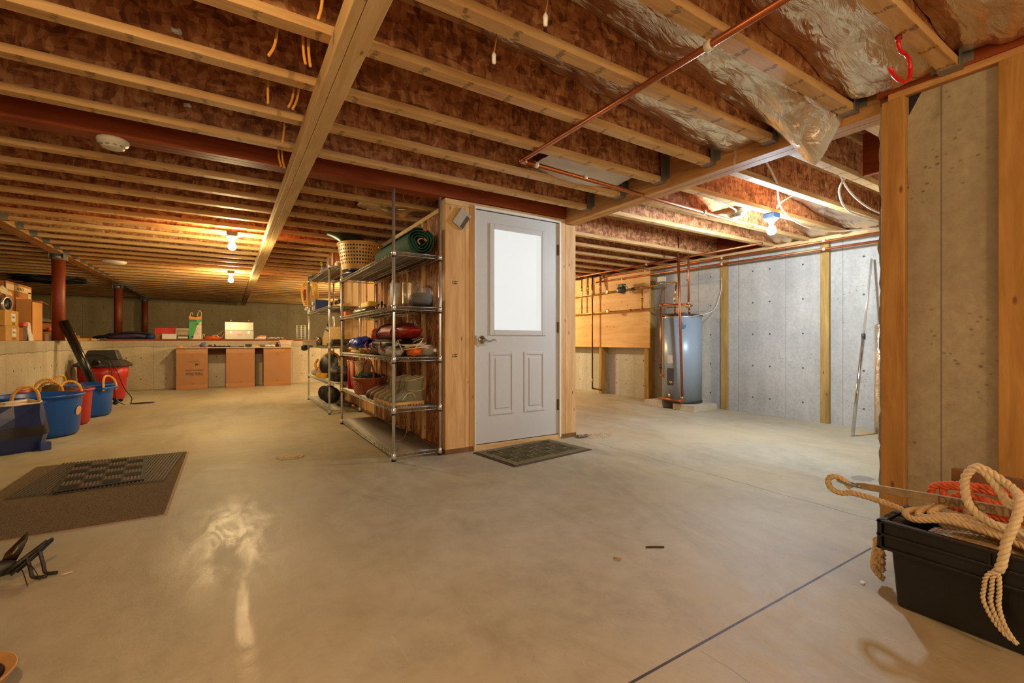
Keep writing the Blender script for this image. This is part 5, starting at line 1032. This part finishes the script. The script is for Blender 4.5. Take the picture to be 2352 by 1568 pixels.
pipe('tall vertical pipe running from the ceiling down to the floor, left of the gauges',[(5.55,6.16,2.2),(5.55,6.16,.09),(5.66,6.02,.06)],.0125,plain('dull_copper',(120,82,54),.4,.9),fit=[('valve',(5.55,6.16,.2),(5.55,6.16,.26),.02,M_brass),('union',(5.55,6.16,1.70),(5.55,6.16,1.95),.02,M_brass)])
pipe('tall bright copper pipe standing in front of the water heater',[(5.02,3.92,2.3),(5.12,3.925,.135),(5.16,4.33,.135)],.0165,fit=[('coupling',(5.118,3.925,.16),(5.117,3.925,.2),.02,M_brass)])
pipe('copper drop pipe to the top of the water heater, right one',[(5.25,3.93,2.25),(5.25,3.925,1.43),(5.19,4.34,1.45),(5.19,4.34,.45),(5.19,4.26,.44)],.0125,fit=[('union',(5.19,4.34,.55),(5.19,4.34,.60),.02,M_dark)])
for y,z,lb in ((5.73,1.775,'round white gauge on the upper supply line'),(5.72,1.45,'round white gauge on the lower return line')):
    t=T('pressure_gauge',lb,'gauge',(5.50,y,z)); RR=Matrix.Rotation(-PI/2,3,'Y'); B().lathe([(0,0),(.034,0),(.036,.02),(.03,.022),(.029,.016),(0,.016)],24,M=RR).ob('case',M_brass,t,True); B().lathe([(0,.017),(.028,.017),(.0,.018)],24,M=RR,cap=False).ob('dial',M_white,t); B().cyl((0.0,0,0),(.07,0,0),.008,n=8).ob('stem',M_brass,t,True)
t=T('circulator_pump','dark green circulator pump on the upper supply line','pump',(5.50,5.40,1.775)); RR=Matrix.Rotation(-PI/2,3,'Y'); B().lathe([(0,-.06),(.05,-.06),(.058,-.02),(.05,.02),(.045,.07),(0,.07)],24,M=RR).ob('motor',plain('pump_green',(62,74,58),.5,.2),t,True); B().box(-.04,-.06,.03,.04,.05,.10).ob('terminal_box',plain('pump_dark',(48,52,46),.5),t,bev=.004); B().lathe([(0,.07),(.036,.07),(.034,.082),(0,.083)],22,M=RR).ob('end_cap',M_steel,t,True); b=B(); b.tube(curve([(-.02,-.05,.09),(-.03,-.15,.03),(-.02,-.22,-.07)],6),.007,6); b.ob('conduit',M_steel,t,True)
t=T('zone_valve','small cream control box on the supply line left of the heater pipes','valve',(5.55,4.62,1.80)); B().box(-.035,-.055,.03,.035,.055,.105).ob('cover',M_offw,t,bev=.004); B().cyl((0,0,-.02),(0,0,.03),.02,n=12).ob('valve_body',M_steel,t,True)
tag(B().tube(curve([(5.3,3.9,1.27),(5.6,3.8,1.35),(5.74,3.78,1.6),(5.75,3.77,1.8)],8),.004,6).ob('thin_cable',M_white,None,True),'thin white cable from the heater top to the wall post','cable')
# leaning pole, foil roll at right
t=T('telescopic_pole','long chrome telescopic pole leaning on the far wall','pole',(5.21,2.02,0)); b=B().cyl((0,0,0),(.30,.02,.98),.015,n=14); b.ob('lower_tube',plain('pole_chrome',(196,196,196),.15,1,.3,9),t,True); B().cyl((.30,.02,.98),(.54,.036,1.8),.011,n=14).ob('upper_tube',M_chrome,t,True); B().lathe([(.0,-.03),(.018,-.03),(.018,.03),(0,.03)],14,(.30,.02,.98)).ob('lock_collar',M_dark,t,True)
tag(B().cyl((5.25,2.0,.006),(5.6,1.93,.006),.006,n=8).ob('thin_stick',M_tw,None,True),'thin wooden stick on the floor at the foot of the chrome pole','stick')
t=T('insulation_roll','foil faced insulation roll standing at the end of the near wall','roll',(5.60,1.90,0)); B().lathe([(.0,0),(.075,0),(.08,.3),(.075,.62),(.078,1.1),(.0,1.1)],30).ob('foil_wrap',M_foil,t,True); B().lathe([(0.0,1.1),(.07,1.1),(.05,1.105),(0,1.103)],24).ob('end',M_dark,t,True)
# ------------------------------------------------------------------ crate with anchor and ropes
M_crate=plain('black_crate_plastic',(26,24,23),.38,0,.25,9,.08)
t=T('black_crate','long black plastic crate full of rope against the near wall','crate',(1.95,.67,0)); b=B()
W,L,H=.245,.80,.305
def rr(x0,x1,y0,y1,z): return [(x0,y0,z),(x1,y0,z),(x1,y1,z),(x0,y1,z)]
b.loft([rr(.044,W-.03,-L+.03,-.03,0),rr(.026,W-.018,-L+.02,-.018,.215)]); 
b.v=b.v; o=b.ob('tub',M_crate,t,bev=.012,seg=3)
b=B(); b.box(0,-L,.205,.012,0,H); b.box(W-.012,-L,.205,W,0,H); b.box(0,-.012,.205,W,0,H); b.box(0,-L,.205,W,-L+.012,H); b.ob('rim_band',M_crate,t,bev=.002)
b=B()
for z in (.205,.25,.296): b.box(-.010,-L-.01,z,.001,.008,z+.009); b.box(-.010,.0,z,W+.01,.010,z+.009)
for y in (-.27,-.54): b.box(-.009,y-.004,.205,.0,y+.004,.305)
for y in (-.004,): b.box(-.010,y,.205,.0,y+.012,.305)
b.ob('stiffening_rib',M_crate,t,bev=.0015); B().obox((.11,-.03,.287),(.14,.03,.03)).ob('end_grip',M_crate,t,bev=.006)
M_rp=plain('manila_rope',(204,176,130),.85,0,.16,60,.3); M_rw=plain('pale_rope',(218,198,160),.85,0,.1,60,.3); M_ro=plain('orange_rope',(216,100,58),.85,0,.18,60,.3)
t=T('manila_rope','thick tan rope coiled inside the black crate','rope',(1.97,.40,.215)); b=B()
for i in range(9):
    yy=.205-.02*i; xx=.03+.019*i; zz=.084+.014*(i%3)-.003*i
    rope(b,curve([(xx+.10,yy-.02,zz+.04),(xx+.035,yy+.02-.015*i,zz+.03),(xx,yy-.01,zz+.02),(xx+.005,yy-.10,zz+.042-.004*i),(xx+.0,yy-.22,zz+.035-.008*i),(xx+.01,yy-.34,zz+.0-.006*i),(xx+.03,yy-.48,zz-.03),(xx+.05,yy-.6,zz-.04)],8),.0105,pitch=.042)
b.ob('coils',M_rp,t,True)
b=B()
for i in range(7): rope(b,curve([(.03+.025*i,.18,.04),(.05+.022*i,.0,.062),(.03+.025*i,-.3,.05),(.04+.022*i,-.6,.04)],8),.0115,pitch=.046)
b.ob('lower_coils',M_rp,t,True)
t=T('boat_anchor','rusty flat shanked anchor with raised lettering lying in the crate','anchor',(2.10,.80,.366)); M_rust=plain('rusty_galvanized',(164,142,108),.6,.45,.25,30,.4)
b=B().prism([(.0,.0095),(-.02,.0125),(-.24,.0155),(-.60,.0155),(-.60,-.0155),(-.24,-.0155),(-.02,-.0125),(.0,-.0095)],-.006,.006,'x'); 
o=b.ob('shank',M_rust,t,bev=.002); at(o,(0,0,0),(-.06,0,0))
o=text('DANFORTH',.036,plain('raised_letters',(120,92,60),.6,.4),o,(-.0068,-.34,.0),(PI/2,0,-PI/2),depth=.0012,sx=1.0)
b=B(); b.tube(curve([(0.012,-.01,-.004),(.014,.04,.0),(.012,.06,.004),(-.012,.06,.004),(-.014,.04,.0),(-.012,-.01,-.004)],5),.005,8); b.cyl((-.02,-.012,0),(.02,-.012,0),.006,n=10); b.ob('shackle',M_steel,t,True)
B().obox((.17,-.42,.075),(.012,.36,.05),(0,.12,0)).obox((.17,-.25,.06),(.02,.03,.08)).ob('fluke',plain('fluke_rust',(124,88,60),.6,.3,.25,20),t,bev=.004)
t=T('eye_spliced_rope','rope with an eye splice through the anchor shackle','rope',(2.10,.80,.35)); b=B(); rope(b,curve([(.0,.02,.0),(.0,.055,.028),(.0,.09,.025),(.0,.10,.0),(.0,.085,-.025),(.0,.05,-.03),(.0,.015,-.02),(-.005,-.06,-.022),(-.02,-.14,-.03),(-.03,-.2,-.05)],8),.011,pitch=.045); b.ob('strand',M_rp,t,True)
t=T('orange_rope','orange rope hank lying behind the anchor shank','rope',(2.185,.40,.30)); b=B()
for i in range(5):
    s=1-.16*i; z0=.075+.012*(i%2)
    rope(b,curve([(.02,-.3,z0+.06-.022*i),(.0,-.1,z0+.065-.025*i),(-.005,.08*s,z0+.058-.022*i),(.0,.18*s,z0+.035-.01*i),(.005,.2*s,z0),(.0,.16*s,z0-.03+.012*i),(-.01,.0,z0-.035+.008*i),(.0,-.3,z0-.03+.005*i)],7),.0115,pitch=.05)
b.ob('hank',M_ro,t,True)
t=T('pale_rope','pale thick rope looping over the crate rim and hanging down its front','rope',(2.0,.40,.30)); b=B()
rope(b,curve([(-.03,-.06,.172),(.03,-.03,.185),(.05,.02,.215),(.05,.05,.225),(.05,.075,.19),(.05,.078,.15),(.04,.065,.10),(.02,.02,.068),(.0,-.05,.06),(.02,-.16,.05)],9),.0122,pitch=.055)
rope(b,curve([(.06,.06,.222),(.05,.03,.21),(.04,.0,.17),(.02,-.03,.13),(-.03,-.06,.172),(-.065,-.058,.12),(-.075,-.04,.05),(-.075,-.03,-.02),(-.075,-.022,-.045)],9),.0122,pitch=.055)
b.ob('loop',M_rw,t,True)
b=B()
for i in range(3):
    s=(i-1)*.016
    rope(b,curve([(-.075,-.022,-.04),(-.078,-.012+s*.8,-.07),(-.072,-.008+s,-.11),(-.068,-.006+s,-.15),(-.062,-.02+s*.7,-.20),(-.055,-.04+s*.4,-.235),(-.05,-.056,-.25)],7),.0062,strands=2,pitch=.026)
b.ob('frayed_end',M_rw,t,True)
t=T('rope_bundle','tan rope ends tied in a bundle beyond the crate end','rope',(2.13,.735,0)); b=B()
for i in range(5): rope(b,curve([(.0,-.01,.02+.03*i),(-.02+.012*i,.012,.06+.025*i),(.02,.02,.10+.012*i),(.03,.0,.04+.02*i)],6),.011,pitch=.045)
b.ob('knot',M_rp,t,True)
# ------------------------------------------------------------------ foil insulation between the joists
def foil(label,x0,x1,k,fn,mat=M_foil,amp=.02,nx=60,ny=22,sd=0,grp=None):
    y0=YK(k)+.008; y1=YK(k+1)-.008; c=V((x0+x1)/2,(y0+y1)/2,2.2)
    def f(u,v):
        x=x0+(x1-x0)*u; y=y0+(y1-y0)*v; z=fn(u,v)
        q=V(x*3+sd,y*3,sd); d=.6*noise.noise(q*1.5)+1.3*abs(noise.noise(V(q.x*1.3,q.y*2.6,sd)))+.22*abs(noise.noise(V(q.x*4,q.y*6,sd)))
        z=z-amp*d; g=.028 if z<2.155 else 0
        return V(x+.012*noise.noise(q*4),min(max(y+.01*noise.noise(q*4+V(5,5,5)),y0+g),y1-g),z)-c
    o=B().grid(nx,ny,f).ob('foil_insulation',mat,None,False,solid=.004); at(o,c); tag(o,label,'insulation',grp); return o
hump=lambda v:sin(PI*min(max(v,0),1))
foil('crinkled foil insulation in the bay holding the red hook',1.45,2.69,-5,lambda u,v:2.375-.19*u**.8-.05*hump(v)*u,amp=.03,nx=80,sd=1)
foil('sagging foil insulation drooping past the girder in a pointed flap',1.15,2.75,-4,lambda u,v:2.37-.17*u**.9-.05*hump(v)*u-(.24*max(0,(u-.66)/.34)**1.4*max(0,1-abs(v-.42)*1.9)),amp=.028,nx=90,sd=2)
foil('foil insulation strip in the third bay from the right post',1.0,2.75,-3,lambda u,v:2.375-.16*u**1.2-.05*hump(v)*u,amp=.03,nx=80,sd=3)
foil('bright foil insulation in the top right corner above the rim board',1.35,2.68,-6,lambda u,v:2.33-.13*u-.05*hump(v),amp=.03,nx=70,sd=4)
foil('foil insulation behind the blue bulb box by the far wall',4.3,5.86,-2,lambda u,v:2.35-.19*u-.03*hump(v),amp=.03,nx=60,sd=5)
foil('foil insulation end near the far wall, in the bay with the bulb',5.0,5.88,-1,lambda u,v:2.36-.21*u-.02*hump(v),amp=.03,sd=6)
foil('foil scrap near the far wall in the third bay past the bulb',4.9,5.88,0,lambda u,v:2.36-.21*u-.02*hump(v),amp=.03,sd=7)
foil('foil insulation hanging above the tall shelf unit',1.0,1.62,3,lambda u,v:2.2-.07*hump(u),amp=.03,sd=8)
foil('white faced insulation strip beside the copper pipe elbow',1.85,2.65,-1,lambda u,v:2.22-.06*hump(u)-.03*v,mat=plain('white_facing',(214,206,192),.5,0,.05,9,.4),amp=.02,sd=9)
# vertical foil ends against the girder
for k,y0 in ((-5,1.10),(-3,1.52)):
    pass
t=None
o=B().grid(4,26,lambda u,v:(-.012+.024*u+.006*sin(v*20),.0,.32*v)).ob('clear_mesh_strip',clear('mesh_film',(230,228,222),.3,.3),None); at(o,(2.735,1.70,1.99)); tag(o,'narrow strip of clear plastic mesh hanging by the girder','strip')
# ------------------------------------------------------------------ ceiling bits
t=T('red_hook','red vinyl coated utility hook screwed into a joist','hook',(2.20,.70,2.109)); B().tube(curve([(0,0,.0),(.0,0,-.03),(.02,0,-.05),(.07,0,-.045),(.105,0,-.06),(.118,0,-.10),(.085,0,-.145),(.02,0,-.165),(-.04,0,-.165),(-.07,0,-.155),(-.075,0,-.145)],6),.0075,10).ob('hook_rod',plain('red_vinyl',(206,14,20),.25),t,True); B().cyl((0,0,-.012),(0,0,.001),.012,n=10).ob('collar',plain('hook_collar',(120,20,16),.4),t,True)
def detector(label,loc,r=.07):
    t=T('smoke_detector',label,'detector',loc); B().lathe([(0,0),(r,0),(r,-.012),(r*.95,-.026),(r*.72,-.034),(r*.70,-.048),(r*.55,-.053),(0,-.053)],36).ob('housing',M_offw,t,True); b=B()
    for k in range(10):
        a=2*PI*k/10; b.obox((r*.71*cos(a),r*.71*sin(a),-.041),(.006,.018,.008),(0,0,a))
    b.ob('vent_slot',plain('slot_grey',(150,140,124),.5),t)
detector('white smoke detector on the underside of the dark red beam',(-.57,3.50,2.111),.075)
detector('white smoke detector beside the bright bulb over the heater room',(3.93,2.43,2.109),.08)
tag(B().box(-.07,-.17,0,.07,.17,.038).ob('nailer_block',M_piney,None),'wood nailer block between joists beside the white detector','block'); at(bpy.data.objects['nailer_block'],(3.93,2.50,2.110))
tag(at(B().lathe([(0,0),(.15,0),(.13,-.03),(0,-.035)],36).ob('white_disc',M_white,None,True),(-1.42,8.79,2.1095)),'flat white round lamp base near the red steel column','lamp')
for x,y,lb in ((.885,1.55,'white cap on a short wire poking down near the strongback'),(.93,1.27,'white cap on a wire poking down near the top edge')):
    t=T('capped_wire',lb,'wire',(x,y,2.03)); B().tube(curve([(.02,.0,.38),(.015,.0,.14),(.0,.0,.03)],6),.003,6).ob('wire',plain('copper_wire_%d'%int(x*100),(190,120,60),.5),t,True); B().lathe([(0,-.012),(.007,-.01),(.009,.02),(.005,.032),(0,.032)],12).ob('cap',M_white,t,True)
for i,(x,y,dx) in enumerate(((.17,2.02,-.035),(.255,2.0,.01),(.285,1.70,-.02),(.16,2.42,.0),(.275,2.41,-.03),(.27,2.84,-.01),(.27,3.25,.02))):
    b=B().tube(curve([(.0,0,.28),(.0,0,.12),(dx*.3,.0,-.02),(dx,-.01,-.085)],6),.006,6)
    if i in (1,4,6): b.tube(curve([(.02,0,.28),(.02,0,.12),(.02+dx*.3,.0,-.02),(.018+dx,-.01,-.09)],6),.006,6)
    o=b.ob('cable_end',plain('yellow_cable',(226,164,70),.5),None,True); at(o,(x,y,2.13)); tag(o,'cut yellow cable hanging left of the strongback, %s counted from the camera'%ORD[(1,2,0,3,4,5,6)[i]],'cable')
M_rx=plain('white_romex',(216,204,180),.45)
for lb,P,m in (('white cable drooping from the girder corner over the heater room',((3.05,1.72,2.22),(3.5,1.85,2.13),(4.05,2.1,2.088),(4.6,2.21,2.045),(5.15,2.19,2.04),(5.6,1.98,2.085),(5.75,1.9,2.1)),M_rx),('upper white cable sweeping right behind the post',((3.9,1.62,2.25),(4.3,1.69,2.16),(4.75,1.72,2.1),(5.4,1.75,2.1)),M_rx),('lower white cable beneath the upper one behind the post',((4.05,1.60,2.22),(4.15,1.70,2.13),(4.6,1.80,2.06),(5.3,1.8,2.07)),M_rx),('yellow cable feeding the blue bulb box',((4.26,2.25,2.145),(4.1,2.12,2.15),(4.0,1.95,2.16),(4.1,1.91,2.2)),plain('yellow_romex',(232,208,80),.45)),('thin white cable along the joist to the detector',((3.05,2.34,2.18),(3.4,2.36,2.15),(3.8,2.37,2.1),(3.86,2.42,2.085)),M_rx)):
    tag(B().tube(curve(P,8),.008,8).ob('cable',m,None,True),lb,'cable')
for x,z,y,lb in ((-.177,2.185,2.283,'white foam blob on the joist web near the top left'),(-.19,2.24,3.095,'white foam blob on the joist web above the smoke detector')):
    o=lump(B(),(0,0,0),(.018,.012,.010),.5,5,int(y*10),flat=False).ob('foam_blob',M_white,None,True); at(o,(x,y-.012+.4,z)) if 0 else at(o,(x,y,z)); tag(o,lb,'foam')
o=at(B().box(-.055,-.012,-.075,.055,.012,.075).ob('grey_box',plain('grey_metal_plate',(178,170,160),.5,.2),None,bev=.004),(1.652,3.4375,1.95),(0,.58,0)); o2=B().box(.02,-.013,-.07,.053,-.0125,.05).ob('dark_face',plain('box_dark',(84,74,62),.5),o); tag(o,'tilted grey box hanging on the stud left of the door','box')
t=T('black_brace','black gusset bracket at the top of the post by the broken wall end','bracket',(2.735,.83,2.085)); B().prism([(-.001,0),(-.045,0),(-.001,-.085)],-.006,.0,'x').ob('gusset',M_black,t)
# crawl space: steel columns and sagging black netting
for y,z0,lb in ((8.42,.936,'rust red steel column nearest the camera on the left wall'),(12.35,.956,'rust red steel column in the middle of the left row'),(15.95,.956,'rust red steel column farthest back')):
    t=T('steel_column',lb,'column',(-1.93,y,z0)); h=2.105-z0; B().cyl((0,0,.006),(0,0,h-.006),.068,n=28).ob('shaft',plain('red_oxide',(134,58,28),.5,.1,.15,6),t,True); B().box(-.075,-.10,h-.006,.075,.10,h).box(-.074,-.1,h-.07,-.068,.1,h+.04).box(.068,-.1,h-.07,.074,.1,h+.04).ob('saddle',M_steel,t); B().lathe([(.069,h-.08),(.0705,h-.08),(.0705,h-.006),(.069,h-.006)],28,cap=False).ob('collar',M_steel,t,True); B().box(-.09,-.09,0,.09,.09,.006).ob('base_plate',M_steel,t)
o=lump(B(),(0,0,0),(.5,.30,.06),.35,5,131,flat=False).ob('black_netting',plain('black_net',(26,24,22),.4,0,.6,40,.6),None,True); at(o,(-2.75,11.5,2.06)); tag(o,'sagging black netting under the crawl space joists','netting')
